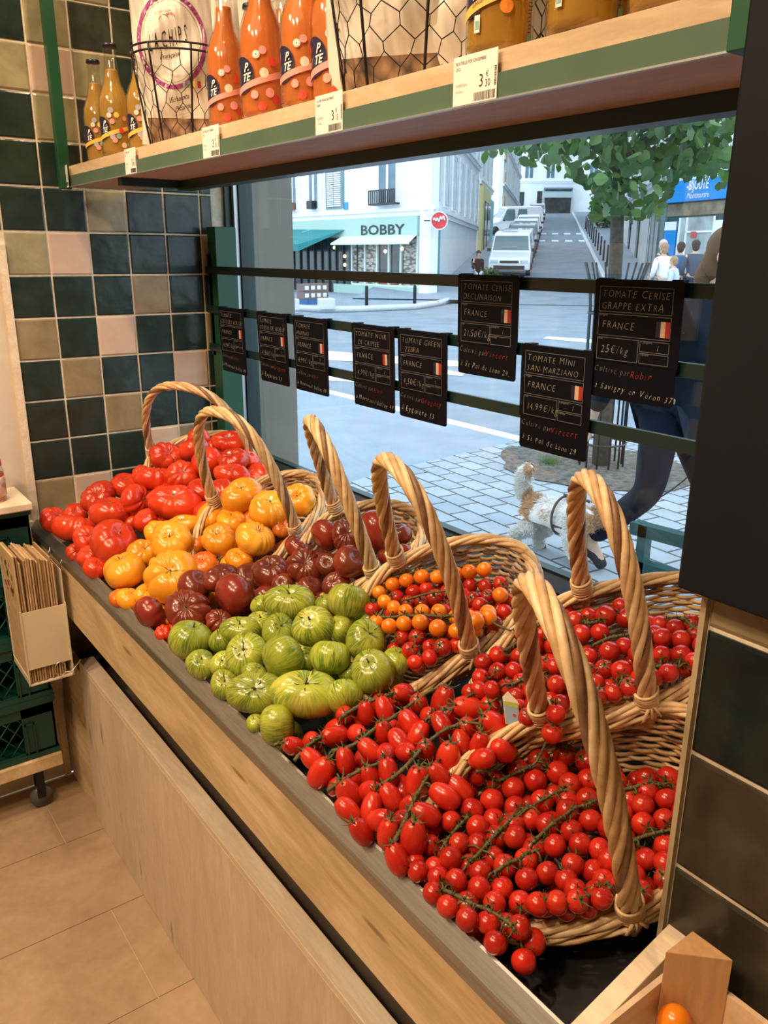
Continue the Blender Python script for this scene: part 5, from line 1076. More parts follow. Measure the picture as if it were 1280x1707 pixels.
# far pavement in front of the corner building
fk = [hit(x, y, 2, -.04)[:2] for x, y in [(400, 512), (470, 517), (540, 521), (600, 520), (690, 516), (730, 510), (765, 500), (790, 488)]]
bk = [tuple(atD(400, 460, 46)[:2]), ]
mb = MB(); back = [tuple(SP(34, -2.5)[:2]), tuple(SP(40, -12)[:2]), tuple(atD(300, 400, 55)[:2])]
foot = [tuple(p) for p in fk]+back
mb.prism(foot[::-1], -.1, .06); struct(mb, 'ground_far_pavement', M['pavement'])
mb = MB(); pts = [(p[0], p[1], .05) for p in fk]; mb.tube(pts, .10, 6); struct(mb, 'kerb_far', M['kerb'])
# crosswalk and road markings
mb = MB()
for q in [[(897,487),(922,485),(925,503),(897,502)], [(940,487),(968,486),(975,503),(945,503)], [(545,585),(780,603),(780,612),(545,600)], [(545,621),(745,640),(745,646),(545,634)], [(912,561),(990,566),(990,572),(905,564)], [(745,617),(775,622),(770,627),(745,624)], [(985,487),(1005,487),(1012,503),(992,503)]]:
    mb.poly([hit(x, y, 2, -.035) for x, y in q][::-1])
for s, r0 in ((62, 0), (70, 0)):
    for k in range(5): mb.poly([SP(s, -1.9+k*.95, zg(s)), SP(s, -1.4+k*.95, zg(s)), SP(s+1.6, -1.4+k*.95, zg(s+1.6)), SP(s+1.6, -1.9+k*.95, zg(s+1.6))])
struct(mb, 'road_marking', M['paint'])
# granite paving by the tree
t = NT('granite_setts'); t.set(Roughness=.7); g = t.n('ShaderNodeNewGeometry'); mp = t.n('ShaderNodeMapping'); mp.inputs['Rotation'].default_value = (0, 0, math.radians(-85)); t.l(g, 'Position', mp, 0)
br = t.n('ShaderNodeTexBrick'); t.l(mp, 0, br, 'Vector'); br.inputs['Scale'].default_value = 1; br.inputs['Brick Width'].default_value = .24; br.inputs['Row Height'].default_value = .165; br.inputs['Mortar Size'].default_value = .009; br.inputs['Mortar Smooth'].default_value = .2; br.inputs['Bias'].default_value = 0
br.inputs['Color1'].default_value = (.27, .32, .37, 1); br.inputs['Color2'].default_value = (.36, .40, .44, 1); br.inputs['Mortar'].default_value = (.05, .06, .05, 1); br.offset = .5
nz = t.noise(mp, 3, 4); f = t.ramp(nz, [(.3, (.85, .85, .85)), (.7, (1, 1, 1))]); t.col(t.mix(1.0, br, f, 'MULTIPLY')); t.bump(br, 1, .6, -.01); M['setts'] = t.m
sp = [hit(x, y, 2, .004) for x, y in [(560,812),(640,785),(720,768),(800,748),(880,733),(950,722),(1060,716),(1250,716)]]
mb = MB(); poly = [tuple(p) for p in sp]+[(7.2, -1, .004), (3.18, -1, .004), (3.17, 3.2, .004)]
mb.poly([(p[0], p[1], .004) for p in poly][::-1]); struct(mb, 'ground_setts', M['setts'])
mb = MB(); cc = hit(985, 775, 2, .01); rs = random.Random(2); ring_ = [(cc[0]+(.72+rs.uniform(-.08, .08))*math.cos(a), cc[1]+(.78+rs.uniform(-.08, .08))*math.sin(a), .012) for a in np.linspace(0, 2*PI, 26, endpoint=False)]
mb.add(ring_+[(cc[0], cc[1], .05)], [(i, (i+1) % 26, 26) for i in range(26)], 0, True); struct(mb, 'ground_soil', mat('soil', (.10, .09, .075), .95, var=.6, vs=22, bump=.8, bs=40))
mb = MB(); gp = hit(918, 775, 2, .02)
for q in range(260):
    a = rs.uniform(0, 2*PI); d = rs.uniform(0, .10); x, y = gp[0]+d*math.cos(a), gp[1]+d*math.sin(a); L = rs.uniform(.04, .11); b = rs.uniform(0, 6)
    mb.add([(x-.002, y, .01), (x+.002, y, .01), (x+.3*L*math.cos(b), y+.3*L*math.sin(b), .01+L)], [(0, 1, 2)], 0)
mb.build('grass_tuft', M['leaf2'], label='small tuft of green grass at the edge of the tree soil patch', cat='grass', kind='stuff')

# --- facades
WROOT = []
def wroot(*a): o = empty(*a); WROOT.append(o); return o
def facade(root, A, B, z0, z1, nfl, nwin, thick=.3, m='stone', fh=3.0, base=3.4, win=(1.0, 1.9), first=None, frame='frame_w', pane='pane', shut=None, balc=True, cor=True, rnd=0):
    """wall from A to B (seen from the left-hand side), with windows as parts"""
    A = np.array(A[:2]); B = np.array(B[:2]); L = np.linalg.norm(B-A); d = (B-A)/L; n = np.array([d[1], -d[0]])
    if np.dot(n, CAM[:2]-A) < 0: n = -n
    T3 = lambda u, v, z: (A[0]+d[0]*u+n[0]*v, A[1]+d[1]*u+n[1]*v, z)
    def bx(mb, u0, u1, v0, v1, za, zb, mi=0):
        vs = [T3(u0, v0, za), T3(u1, v0, za), T3(u1, v1, za), T3(u0, v1, za), T3(u0, v0, zb), T3(u1, v0, zb), T3(u1, v1, zb), T3(u0, v1, zb)]
        mb.add(vs, [(0,3,2,1),(4,5,6,7),(0,1,5,4),(1,2,6,5),(2,3,7,6),(3,0,4,7)], mi)
    mb = MB(); bx(mb, 0, L, -thick, 0, z0-1, z1); mb.build('wall', M[m], root)
    if cor:
        mb = MB()
        for f in range(nfl+1): z = z0+base+f*fh; bx(mb, 0, L, 0, .18, z-.12, z); bx(mb, 0, L, 0, .10, z-.30, z-.12)
        mb.build('cornice', M['moulding'], root)
    for f in range(nfl):
        for w_ in range(nwin):
            u = L*(w_+.5)/nwin; zb = z0+base+f*fh+.25; W, Hh = win
            mb = MB(); bx(mb, u-W/2-.14, u+W/2+.14, 0, .06, zb-.1, zb+Hh+.18, 1); bx(mb, u-W/2, u+W/2, .0, .075, zb, zb+Hh, 2); bx(mb, u-.05, u+.05, .06, .10, zb, zb+Hh, 0)
            for a in (u-W/2, u+W/2-.05): bx(mb, a, a+.06, .06, .10, zb, zb+Hh, 0)
            bx(mb, u-W/2, u+W/2, .06, .10, zb+Hh-.06, zb+Hh, 0)
            wo = mb.build('window', [M[frame], M['moulding'], M[pane]], root)
            if balc:
                mb = MB(); bx(mb, u-W/2-.1, u+W/2+.1, .1, .32, zb-.08, zb-.02); bx(mb, u-W/2-.1, u+W/2+.1, .29, .32, zb+.62, zb+.66)
                for q in range(9): a = u-W/2-.1+q*(W+.17)/8; bx(mb, a, a+.03, .29, .32, zb-.02, zb+.62)
                mb.build('balcony_rail', M['iron'], wo)
    return T3, bx, L
# corner cafe building
Pc = atD(717, 400, 32)[:2]; P0 = atD(440, 400, 41.3)[:2]
root = wroot('corner_cafe', (*Pc, 0), 'pale corner building with a mint green cafe front across the street', 'building')
T3, bx, L = facade(root, P0, Pc, 0, 22, 6, 0, thick=.4, base=3.32, fh=3.3, win=(1.15, 2.15), balc=False)
def wpx(px, D=36):   # distance along the facade of an image column
    d = ray(px, 400)[:2]; e = Pc-P0; M2 = np.array([[d[0], -e[0]], [d[1], -e[1]]]); s = np.linalg.solve(M2, P0); return s[1]*L, s[0]
def zpx(px, y): _, k = wpx(px); return atD(px, y, k*(ray(px, 400)@HV))[2]
def U(px): return wpx(px)[0]
mb = MB(); bx(mb, U(455), U(700), 0, .16, 2.31, 3.03); mb.build('fascia', M['mint'], root)
za = zpx(644, 391)
for f_ in range(5):
    zb = 3.32+3.3*f_+.22
    for px, W_, k_ in ((492, .75, 0), (527, .75, 0), (560, .95, 1), (648, 1.15, 2)):
        u_ = U(px); mb = MB(); bx(mb, u_-W_/2-.16, u_+W_/2+.16, 0, .07, zb-.1, zb+2.0+.2, 1)
        if k_ == 1:
            for q in range(24): bx(mb, u_-W_/2, u_-.03, .07, .12, zb+.08*q, zb+.08*q+.05, 0); bx(mb, u_+.03, u_+W_/2, .07, .12, zb+.08*q, zb+.08*q+.05, 0)
            mb.build('shutter', [M['frame_w'], M['zinc']], root); continue
        bx(mb, u_-W_/2, u_+W_/2, 0, .085, zb, zb+2.0, 2); bx(mb, u_-.06, u_+.06, .07, .12, zb, zb+2.0, 0)
        for a_ in (u_-W_/2-.02, u_+W_/2-.05): bx(mb, a_, a_+.07, .07, .12, zb, zb+2.0, 0)
        bx(mb, u_-W_/2, u_+W_/2, .07, .12, zb+1.93, zb+2.0, 0); wo = mb.build('window', [M['frame_w'], M['moulding'], M['pane']], root)
        if k_ == 2:
            mb = MB(); bx(mb, u_-.8, u_+.8, .12, .42, zb-.08, zb-.02); bx(mb, u_-.8, u_+.8, .38, .42, zb+.42, zb+.47)
            for q in range(13): bx(mb, u_-.8+q*.13, u_-.76+q*.13, .38, .42, zb-.02, zb+.42)
            mb.build('balcony_rail', M['iron'], wo)
        elif f_ == 0: mb = MB(); bx(mb, u_-.2, u_+.2, .1, .35, zb-.05, zb+.28); mb.build('window_box', mat('terracotta', (.35, .12, .07), .8) if px == 492 else M['iron'], wo)
mb = MB(); bx(mb, U(578)-.12, U(578)+.12, 0, .04, zpx(578, 350), zpx(578, 337)); mb.build('street_plaque', M['bluesign'], root)

mb = MB(); put_text(mb, 'BOBBY', lambda x, y: T3(U(606)+x, .17, za+y), .52, thin=.012, sx=1.0*(U(679)-U(606))/(text_geo('BOBBY', .52)[0] and max(v[0] for v in text_geo('BOBBY', .52)[0]))); mb.build('lettering', M['letters'], root)
mb = MB()
vs = [T3(U(575), .16, 2.34), T3(U(700), .16, 2.34), T3(U(702), .6, 2.06), T3(U(570), .6, 2.06), T3(U(702), .6, 2.0), T3(U(570), .6, 2.0)]
mb.add(vs, [(0, 1, 2, 3), (3, 2, 4, 5), (0, 3, 5)]); mb.build('mint_awning', mat('pale_awning', (.60, .74, .70), .7), root)
mb = MB(); vs = [T3(U(460), .16, 2.72), T3(U(580), .16, 2.60), T3(U(542), 1.4, 2.02), T3(U(440), 1.4, 2.06), T3(U(542), 1.4, 1.74), T3(U(440), 1.4, 1.76)]
mb.add(vs, [(0, 1, 2, 3), (3, 2, 4, 5), (1, 2, 4)]); mb.build('teal_awning', M['teal'], root)
mb = MB()
def aw(u, w, d=.03): return T3(U(u)*1.0, .16+1.24*w, 2.64-.60*w+d)
for u0 in (484, 490, 497): mb.add([aw(u0, .72), aw(u0+2, .72), aw(u0+9, .42), aw(u0+7, .42)], [(0, 1, 2, 3)])
mb.add([aw(517, .22), aw(518.5, .22), aw(524, .04), aw(522.5, .04)], [(0, 1, 2, 3)])
mb.tube([T3(U(506+12*t), 1.43, 1.89+.05*math.sin(20*t)) for t in np.linspace(0, 1, 24)], .022, 4)
mb.build('awning_script', M['paint'], root)
mb = MB(); bx(mb, U(455), U(708), .0, .05, .0, 2.32, 0)
for px in range(490, 600, 12): bx(mb, U(px), U(px)+.06, .05, .12, 0, 2.3, 1)
for px in (590, 612, 632, 652, 672, 700): bx(mb, U(px)-.04, U(px)+.04, .05, .14, .45, 2.3, 2)
bx(mb, U(590), U(630), .05, .09, .45, 2.2, 3); bx(mb, U(676), U(700), .05, .09, .45, 2.2, 3); bx(mb, U(560), U(708), .05, .16, 0, .42, 4); bx(mb, U(590), U(704), .05, .15, .40, .48, 2)
bx(mb, U(632), U(674), .05, .07, .5, .85, 5)
mb.build('cafe_window', [M['pane_dark'], M['iron'], mat('pale_frame', (.62, .72, .68), .5), M['cladding'], M['mint'], mat('cushions', (.35, .13, .09), .8, var=.6, vs=1.5)], root)
mb = MB(); [mb.sphere(T3(U(px), .08, z), .07, 8, 6) for px, z in ((577, 1.55), (577, 1.2), (645, 1.75), (673, 1.85), (560, 1.9))]; mb.build('cafe_lamp', emis('warm_bulb', (1, .62, .25), 6), root)
T3b, bxb, Lb = facade(root, Pc, SP(52, -4.45)[:2], 0, 22, 6, 7, thick=.4, base=3.35, fh=3.3, win=(1.1, 2.2), balc=False)
mb = MB(); bxb(mb, .3, 2.6, 0, .05, 0, 3.0); mb.build('teal_door', M['teal_door'], root)
mb = MB(); mb.box((-.05, -.05, 0), (.0, .05, 0)); 
# round red sign
c = atD(732, 368, 31.3); root2 = empty('hanging_sign', tuple(c), 'round red and white sign hanging on the corner of the cafe building', 'sign')
ez = np.array([0, 0, 1.]); ex = np.array([HV[1], -HV[0], 0.])
def disc_mb(mb, r, d, mi, n=32, off=(0, 0)): mb.extrude([ex*(off[0]+r*math.cos(a))+ez*(off[1]+r*math.sin(a))-HV*d for a in np.linspace(0, 2*PI, n, endpoint=False)], HV*.04, mi)
mb = MB(); disc_mb(mb, .30, 0, 0); mb.build('disc', mat('sign_red', (.62, .03, .035), .4), root2)
mb = MB(); mb.tube([ex*(-.21+.42*t)+ez*(.01+.10*t+.055*math.sin(24*t)+.03*math.sin(11*t))-HV*.03 for t in np.linspace(0, 1, 60)], .024, 5); mb.build('script_lettering', M['paint'], root2); mb = MB(); mb.tube([ex*.30*math.cos(a)+ez*.30*math.sin(a)-HV*.01 for a in np.linspace(0, 2*PI, 36, endpoint=False)], .022, 5, closed=True); mb.build('white_rim', M['paint'], root2)
mb = MB(); mb.tube([ex*(-.30), ex*(-.55)], .02, 5); mb.build('bracket', M['iron'], root2)
# things in front of the cafe
for px, yb, yt, l in ((611, 511, 476, 'dark bollard in front of the cafe window, left one'), (691, 510, 475, 'dark bollard in front of the cafe window, right one')):
    p = hit(px, yb, 2, .06); h = hit(px, yt, 1, p[1])[2]; mb = MB(); mb.lathe([(.0, .06), (.055, .06), (.05, h-.05), (.055, h-.04), (.03, h), (0, h)], 10, M=Matrix.Translation((p[0], p[1], 0))); mb.build('bollard', M['iron'], label=l, cat='bollard', group='bollards across the street')
for px, yb, yt, w_, l in ((544, 515, 497, .26, 'short pale stone block on the far pavement edge'), (488, 517, 498, .2, 'short pale stone block just beside the window reveal')):
    p = hit(px, yb, 2, .06); h = hit(px, yt, 1, p[1])[2]; mb = MB(); mb.prism([(p[0]+w_*a, p[1]+w_*b) for a, b in ((-1, -.6), (.6, -1), (1, .6), (-.6, 1))], .05, h); mb.build('stone_block', M['kerb'], label=l, cat='bollard', bevel=.03)
p = hit(520, 506, 2, .06); root = empty('pallet', (p[0], p[1], .06), 'blue pallet on the far pavement by the cafe terrace', 'pallet'); mb = MB(); mb.box((-.5, -.5, 0), (.5, .5, .16)); mb.build('deck', mat('pallet_blue', (.03, .12, .28), .6), root)
for k in range(8):
    i, j = k % 4, k//4; mb = MB(); mb.box((p[0]-.52+.26*i, p[1]-.4+.26*i*.2, .225+.24*j), (p[0]-.29+.26*i, p[1]+.1+.26*i*.2, .455+.24*j)); mb.box((p[0]-.5+.26*i, p[1]-.405+.26*i*.2, .28+.24*j), (p[0]-.36+.26*i, p[1]-.4+.26*i*.2, .40+.24*j), 1)
    mb.build('carton', [mat('carton_brown', (.20, .13, .12), .8) if k == 0 else bpy.data.materials['carton_brown'], M['paint']], label='brown drinks carton stacked on the blue pallet outside the cafe', cat='box', group='cartons on the pallet')
# further buildings on the left
root = wroot('yellow_shop_building', tuple(SP(60, -4.5)), 'tall pale building with a yellow ground floor shop front up the street', 'building')
T, b_, l_ = facade(root, SP(52.2, -4.4), SP(62, -4.35), 1.8, 24, 6, 3, base=4.2, balc=False, m='stone2'); mb = MB(); b_(mb, 0, 6, .0, .25, 1.2, 5.6, 0); b_(mb, 1.2, 2.6, .25, .3, 1.2, 4.8, 1); b_(mb, 3.4, 5.4, .25, .3, 1.2, 4.8, 1); mb.build('shop_front', [M['yellowp'], M['pane_dark']], root)
mb = MB(); b_(mb, 6, 9, 0, .25, 1.2, 5.2, 0); mb.build('teal_front', mat('pale_teal', (.20, .48, .55), .5), root)
root = wroot('striped_corner_building', tuple(SP(85, -4.3)), 'pale building with pinkish corner blocks higher up the street', 'building')
T, b_, l_ = facade(root, SP(72.5, -4.2), SP(103, -4.0), 3.4, 27, 7, 7, base=4, balc=False, m='stone2'); mb = MB()
for k in range(11): b_(mb, 0, 1.6, 0, .14, 5.5+1.8*k, 6.4+1.8*k)
mb.build('corner_blocks', mat('pink_brick', (.55, .36, .28), .8), root)
root = wroot('street_end_building', tuple(SP(113, 0)), 'white apartment building closing the top of the street', 'building')
zE = zg(112); T, b_, l_ = facade(root, SP(112, -10), SP(115, 14), zE, zE+26, 7, 9, base=4.0, fh=3.0, win=(1.1, 1.8), balc=False)
cx = lambda px: (px-915)/1426*112+10
mb = MB(); b_(mb, cx(900), cx(942), 0, .6, zE-.5, zE+2.9, 0); b_(mb, cx(898), cx(944), 0, .9, zE+1.9, zE+2.6, 1); b_(mb, cx(898), cx(944), 0, .5, zE+2.6, zE+3.1, 2); mb.build('shop_front', [M['pane_dark'], mat('shop_awning', (.45, .55, .58), .6), M['zinc']], root)
mb = MB(); b_(mb, cx(888), cx(896), 0, .1, zE, zE+2.7, 0); b_(mb, cx(858), cx(867), 0, .1, zE, zE+2.6, 0); mb.build('doorway', M['pane_dark'], root)
# buildings on the right
root = wroot('right_side_building', tuple(SP(60, 4.8)), 'row of white facades along the right side of the uphill street', 'building')
T, b_, l_ = facade(root, SP(112, 5.4), SP(37.5, 4.5), 2, 26, 6, 22, base=3.2, balc=False, m='stone2', win=(1.2, 2))
mb = MB(); [b_(mb, l_-u, l_-u+1.2, .0, .08, zg(37+u)-.2, zg(37+u)+2.4, 0) for u in (6, 12, 18, 26, 35, 46)]; mb.build('doorway', M['pane_dark'], root)
Sc = SP(36.5, 4.45)[:2]; S1 = atD(1500, 400, 25)[:2]
root = wroot('jewellery_shop', (*Sc, 0), 'corner shop with a bright blue sign on the right across the road', 'building')
e_ = (S1-Sc)/np.linalg.norm(S1-Sc)
T, b_, l_ = facade(root, Sc, S1, 0, 22, 6, 6, base=5.0, balc=True, m='stone2')
def US(px): d = ray(px, 400)[:2]; e = S1-Sc; M2 = np.array([[d[0], -e[0]], [d[1], -e[1]]]); s = np.linalg.solve(M2, Sc); return s[1]*l_, s[0]
def ZS_(px, y): return atD(px, y, US(px)[1]*(ray(px, 400)@HV))[2]
zb, zt_ = ZS_(1150, 336), ZS_(1150, 300)
mb = MB(); b_(mb, .0, US(1215)[0], 0, .35, zb, zt_); 
mb.build('blue_fascia', M['bluesign'], root)
uu = US(1128)[0]; sc_ = (zt_-zb)
mb = MB(); put_text(mb, 'OGERI', lambda x, y: T(uu+x-1.0, .37, zb+sc_*.52+y), sc_*.62, thin=.01, sx=.62); put_text(mb, '-BIJOUTE', lambda x, y: T(US(1148)[0]+x, .37, zb+sc_*.52+y), sc_*.62, thin=.01, sx=.62)
put_text(mb, 'omptoir', lambda x, y: T(uu-1.0+x, .37, zb+sc_*.12+y), sc_*.40, shear=.3, sx=.8); put_text(mb, 'Montmartre', lambda x, y: T(US(1149)[0]+x, .37, zb+sc_*.12+y), sc_*.40, shear=.3, sx=.8); mb.build('lettering', M['paint'], root)
mb = MB(); b_(mb, 0, l_*.9, 0, .10, 0, zb, 0); b_(mb, 0, US(1112)[0], .1, .2, 0, zb, 1); b_(mb, US(1135)[0], US(1192)[0], .1, .16, 1.0, ZS_(1160, 362), 2); b_(mb, US(1113)[0], US(1132)[0], .1, .2, .6, ZS_(1122, 370), 3); b_(mb, US(1113)[0], US(1132)[0], .1, .22, ZS_(1122, 384), ZS_(1122, 370), 4); b_(mb, US(1193)[0], US(1210)[0], .1, .2, .8, ZS_(1200, 367), 4); b_(mb, US(1110)[0], l_*.9, .1, .14, zb-.5, zb-.05, 5)
for px in (1135, 1147, 1192): b_(mb, US(px)[0], US(px)[0]+.08, .16, .2, 1.0, ZS_(1160, 362), 4)
b_(mb, US(1147)[0], US(1192)[0], .16, .2, ZS_(1160, 388), ZS_(1160, 385), 4); b_(mb, US(1157)[0], US(1166)[0], .16, .2, ZS_(1160, 396), ZS_(1160, 386), 6)
mb.build('shop_front', [M['dgreen'], mat('grey_green_pillar', (.10, .20, .20), .5), mat('lit_display', (.30, .36, .36), .3, var=.4, vs=1.5), M['bluesign'], M['paint'], mat('brown_band', (.24, .20, .14), .6, var=.5, vs=2), mat('poster_red', (.5, .08, .08), .5)], root)
T, b_, l2 = facade(root, SP(46, 4.5), Sc, 0, 22, 5, 3, base=5.0, balc=False, m='stone2')
mb = MB(); b_(mb, l2*.55, l2, 0, .12, 0, 3.5, 0); b_(mb, l2*.5, l2+.1, 0, .3, 3.5, 4.3, 1); b_(mb, l2*.68, l2*.72, .12, .2, 0, 3.5, 1); b_(mb, l2*.84, l2*.88, .12, .2, 0, 3.5, 1); mb.build('side_shop_front', [M['dgreen'], mat('grey_band', (.40, .44, .46), .5)], root)
# --- posts along the right kerb of the uphill street
for k in range(13):
    s = 37+3.2*k; p = SP(s, 2.75, zg(s)+.1); mb = MB(); mb.lathe([(0, 0), (.05, 0), (.045, 1.0), (.0, 1.05)], 8); mb.build('bollard', M['iron'], loc=tuple(p), label='thin dark bollard in the row along the right kerb of the uphill street', cat='bollard', group='bollards along the uphill street')
# no entry sign
p = SP(72, 3.2, zg(72)); root = empty('no_entry_sign', tuple(p), 'round red no entry sign on a pole up the street', 'sign')
mb = MB(); mb.tube([(0, 0, 0), (0, 0, 3.2)], .05, 6); mb.build('pole', M['zinc'], root)
mb = MB(); mb.extrude([ex*.42*math.cos(a)+ez*(3.4+.42*math.sin(a)) for a in np.linspace(0, 2*PI, 20, endpoint=False)], HV*.04); mb.build('disc', mat('sign_red2', (.55, .03, .04), .4), root)
mb = MB(); mb.extrude([ex*a+ez*(3.4+b)-HV*.03 for a, b in ((-.28, -.07), (.28, -.07), (.28, .07), (-.28, .07))], HV*.02); mb.build('bar', M['paint'], root)
# --- parked cars
def car(s, r, label, col_, kind='car', L=4.2, W=1.75, H=1.55, ang=0):
    z = zg(s+L/2); root = empty('parked_car', tuple(SP(s, r, z-.02)), label, 'car', 'cars parked along the left of the uphill street')
    body = mat('car_paint', col_, .25, coat=.6)
    slope = math.atan(.084) if s > 31 else 0
    Mx = Matrix(((ER[0], ES[0], 0, 0), (ER[1], ES[1], 0, 0), (0, 0, 1, 0), (0, 0, 0, 1))) @ Matrix.Rotation(slope, 4, 'X') @ Matrix.Rotation(ang, 4, 'Z')
    loc = Matrix.Translation(root.location); root.matrix_world = loc @ Mx
    w = W/2; van = kind == 'van'
    # profile along y (front of the car faces the viewer, y = 0), z up
    side = [(0, .30), (.02, .62), (.12, .80), (.95, .98), (1.05, 1.0), (1.62, H-.08), (1.9, H), (3.3 if not van else L-.2, H), (L-.15 if van else 3.95, 1.0 if not van else H-.1), (L, .92), (L, .30)]
    vs = []; n = len(side)
    for x, tz in ((-1, 0), (1, 0)):
        for y, zz in side: k = 1-.13*max(0, (zz-.95)/(H-.95)); vs.append((x*w*k, y, zz))
    fs = [tuple(range(n)), tuple(range(2*n-1, n-1, -1))]+[(i, n+i, n+(i+1) % n, (i+1) % n) for i in range(n)]
    MB().add(vs, fs).build('body', body, root, bevel=.06)
    def sh(y0, z0_, y1, z1_, xi, off=.015):
        k0 = 1-.13*max(0, (z0_-.95)/(H-.95)); k1 = 1-.13*max(0, (z1_-.95)/(H-.95)); return [(-w*k0*xi, y0-off, z0_+off*.5), (w*k0*xi, y0-off, z0_+off*.5), (w*k1*xi, y1-off, z1_+off*.5), (-w*k1*xi, y1-off, z1_+off*.5)]
    MB().poly(sh(1.10, 1.04, 1.58, H-.12, .90)).build('windscreen', mat('car_glass', (.10, .16, .18), .1), root)
    mb = MB()
    for x in (-1, 1):
        k = .985
        for ya, yb in ((1.55, 2.35), (2.45, 3.3)): mb.add([(x*(w*k+.012), ya-.25 if ya < 2 else ya, 1.02), (x*(w*k+.012), yb, 1.02), (x*(w*.90+.012), yb-.05, H-.18), (x*(w*.90+.012), ya+.12, H-.18)], [(0, 1, 2, 3)])
    mb.build('side_window', bpy.data.materials['car_glass'], root)
    for x in (-1, 1):
        for y in (.75, 3.35): mb = MB(); mb.tube([(x*(w-.18), y, .31), (x*(w+.01), y, .31)], .31, 20); mb.build('wheel', M['iron'], root)
        mb = MB(); mb.box((x*w*.72-.16, -.012, .60), (x*w*.72+.16, .10, .74)); mb.build('headlight', mat('headlight', (.6, .66, .7), .15), root, bevel=.02)
        mb = MB(); mb.box((x*(w+.09)-.08, 1.35, .98), (x*(w+.09)+.08, 1.43, 1.12)); mb.build('mirror', M['iron'], root, bevel=.02)
    mb = MB(); mb.box((-w*.75, -.02, .33), (w*.75, .05, .50)); mb.box((-w*.45, -.02, .60), (w*.45, .03, .70)); mb.build('grille', M['iron'], root, bevel=.01)
car(37.5, -1.75, 'white car parked nearest at the bottom of the uphill street', (.72, .75, .78), H=1.75, L=4.4, W=1.8)
car(43.5, -1.75, 'silver hatchback parked behind the nearest white car', (.42, .46, .50)); car(49.5, -1.7, 'dark grey car, third in the parked row', (.10, .12, .15)); car(55.5, -1.7, 'pale car, fourth in the parked row', (.55, .6, .65))
car(62, -1.7, 'white car, fifth in the parked row', (.65, .68, .70)); car(69, -1.7, 'dark car, sixth in the parked row', (.08, .10, .12)); car(76, -1.7, 'silver car, seventh in the parked row', (.45, .48, .5)); car(90, -1.7, 'white car parked highest up the street', (.7, .72, .75))
car(67, -5.3, 'white van half turned out of the left side street', (.70, .72, .74), 'van', L=4.6, H=2.0, ang=-1.2)
# --- shrubs
def blob(name, label, c, R, n, leaf, seed, m='leaf2', cat='shrub', z=1):
    r = random.Random(seed); mb = MB()
    for _ in range(n):
        while True:
            p = np.array([r.uniform(-1, 1) for _ in range(3)])
            if .3 < np.linalg.norm(p) < 1: break
        p = np.array(c)+p*np.array(R); L = leaf*r.uniform(.6, 1.2); a = np.array([r.gauss(0, 1) for _ in range(3)]); a /= np.linalg.norm(a); b = np.cross(a, [0.3, .2, 1]); b /= np.linalg.norm(b)+1e-9
        mb.add([p, p+a*L*.5+b*L*.35, p+a*L, p+a*L*.5-b*L*.35], [(0, 1, 2, 3)], 0)
    mb.build(name, M[m], label=label, cat=cat)
blob('green_shrub', 'green shrub growing by the no entry sign up the street', SP(78, 4.2, zg(78)+2), (1.2, 1.2, 2.6), 900, .35, 3); blob('green_shrub', 'low leafy planter at the front of the nearest parked car', SP(36.5, -2.6, .75), (.8, .5, .35), 400, .16, 4)
p = atD(487, 760, 6.0)

# --- near tree with its guard
TB = hit(1000, 782, 2, 0); root = empty('street_tree', tuple(TB), 'young street tree with broad green leaves on the pavement outside', 'tree')
DT = TB@HV
def AT(x, y, D=None): return atD(x, y, D or DT)-np.array(TB)
mb = MB(); tr = [AT(1000, 790), AT(1008, 700), AT(1015, 600), AT(1022, 500), AT(1027, 420), AT(1030, 330), AT(1035, 260), AT(1040, 150), AT(1045, 20)]
mb.tube(tr, [.075, .062, .055, .052, .050, .046, .040, .032, .02], 12)
for br_ in ([(1031, 290), (1000, 250), (960, 235), (900, 225)], [(1033, 270), (1080, 230), (1140, 200), (1210, 180)], [(1036, 230), (1010, 170), (960, 120), (900, 60)], [(1032, 300), (1060, 275), (1090, 262)], [(1040, 160), (1090, 110), (1160, 60)]):
    rr_ = random.Random(len(br_)); mb.tube([AT(x, y, DT+rr_.uniform(-.3, .3)) if i else AT(x, y) for i, (x, y) in enumerate(br_)], np.linspace(.026, .008, len(br_)), 8)
mb.build('trunk', M['bark'], root)
rl = random.Random(21)
def leaf(mb, p, s, mi):
    n = np.array([rl.gauss(0, .8), rl.gauss(0, .8), rl.gauss(.3, .6)]); n /= np.linalg.norm(n); a = np.cross(n, [rl.gauss(0, 1), rl.gauss(0, 1), rl.gauss(0, 1)]); a /= np.linalg.norm(a); b = np.cross(n, a)
    out = [(0, 0), (.30, .42), (.62, .46), (.88, .26), (1.08, 0)]; vs = [p+a*s*x+n*0 for x, _ in out]; l_ = [p+a*s*x+b*s*y+n*s*.12*y for x, y in out[1:4]]; r_ = [p+a*s*x-b*s*y+n*s*.12*y for x, y in out[1:4]]
    V = vs+l_+r_; mb.add(V, [(0, 1, 5), (1, 2, 6, 5), (2, 3, 7, 6), (3, 4, 7), (0, 8, 1), (1, 8, 9, 2), (2, 9, 10, 3), (3, 10, 4)], mi)
cl = [(835, 245, 26, 12, 20), (875, 248, 34, 18, 60), (930, 235, 44, 28, 120), (990, 215, 50, 40, 150), (905, 262, 22, 18, 22), (950, 265, 30, 20, 45), (1000, 290, 40, 38, 120), (1060, 240, 55, 50, 240), (1010, 345, 26, 28, 50), (1080, 300, 50, 45, 170), (1065, 345, 36, 22, 50), (1140, 240, 50, 50, 190), (1190, 240, 40, 60, 150), (1150, 278, 44, 20, 60), (1192, 296, 14, 16, 10), (1110, 190, 80, 40, 190), (1200, 190, 50, 30, 90), (1000, 150, 120, 60, 260), (1150, 120, 120, 60, 260), (1080, 40, 150, 60, 260)]
mb = MB()
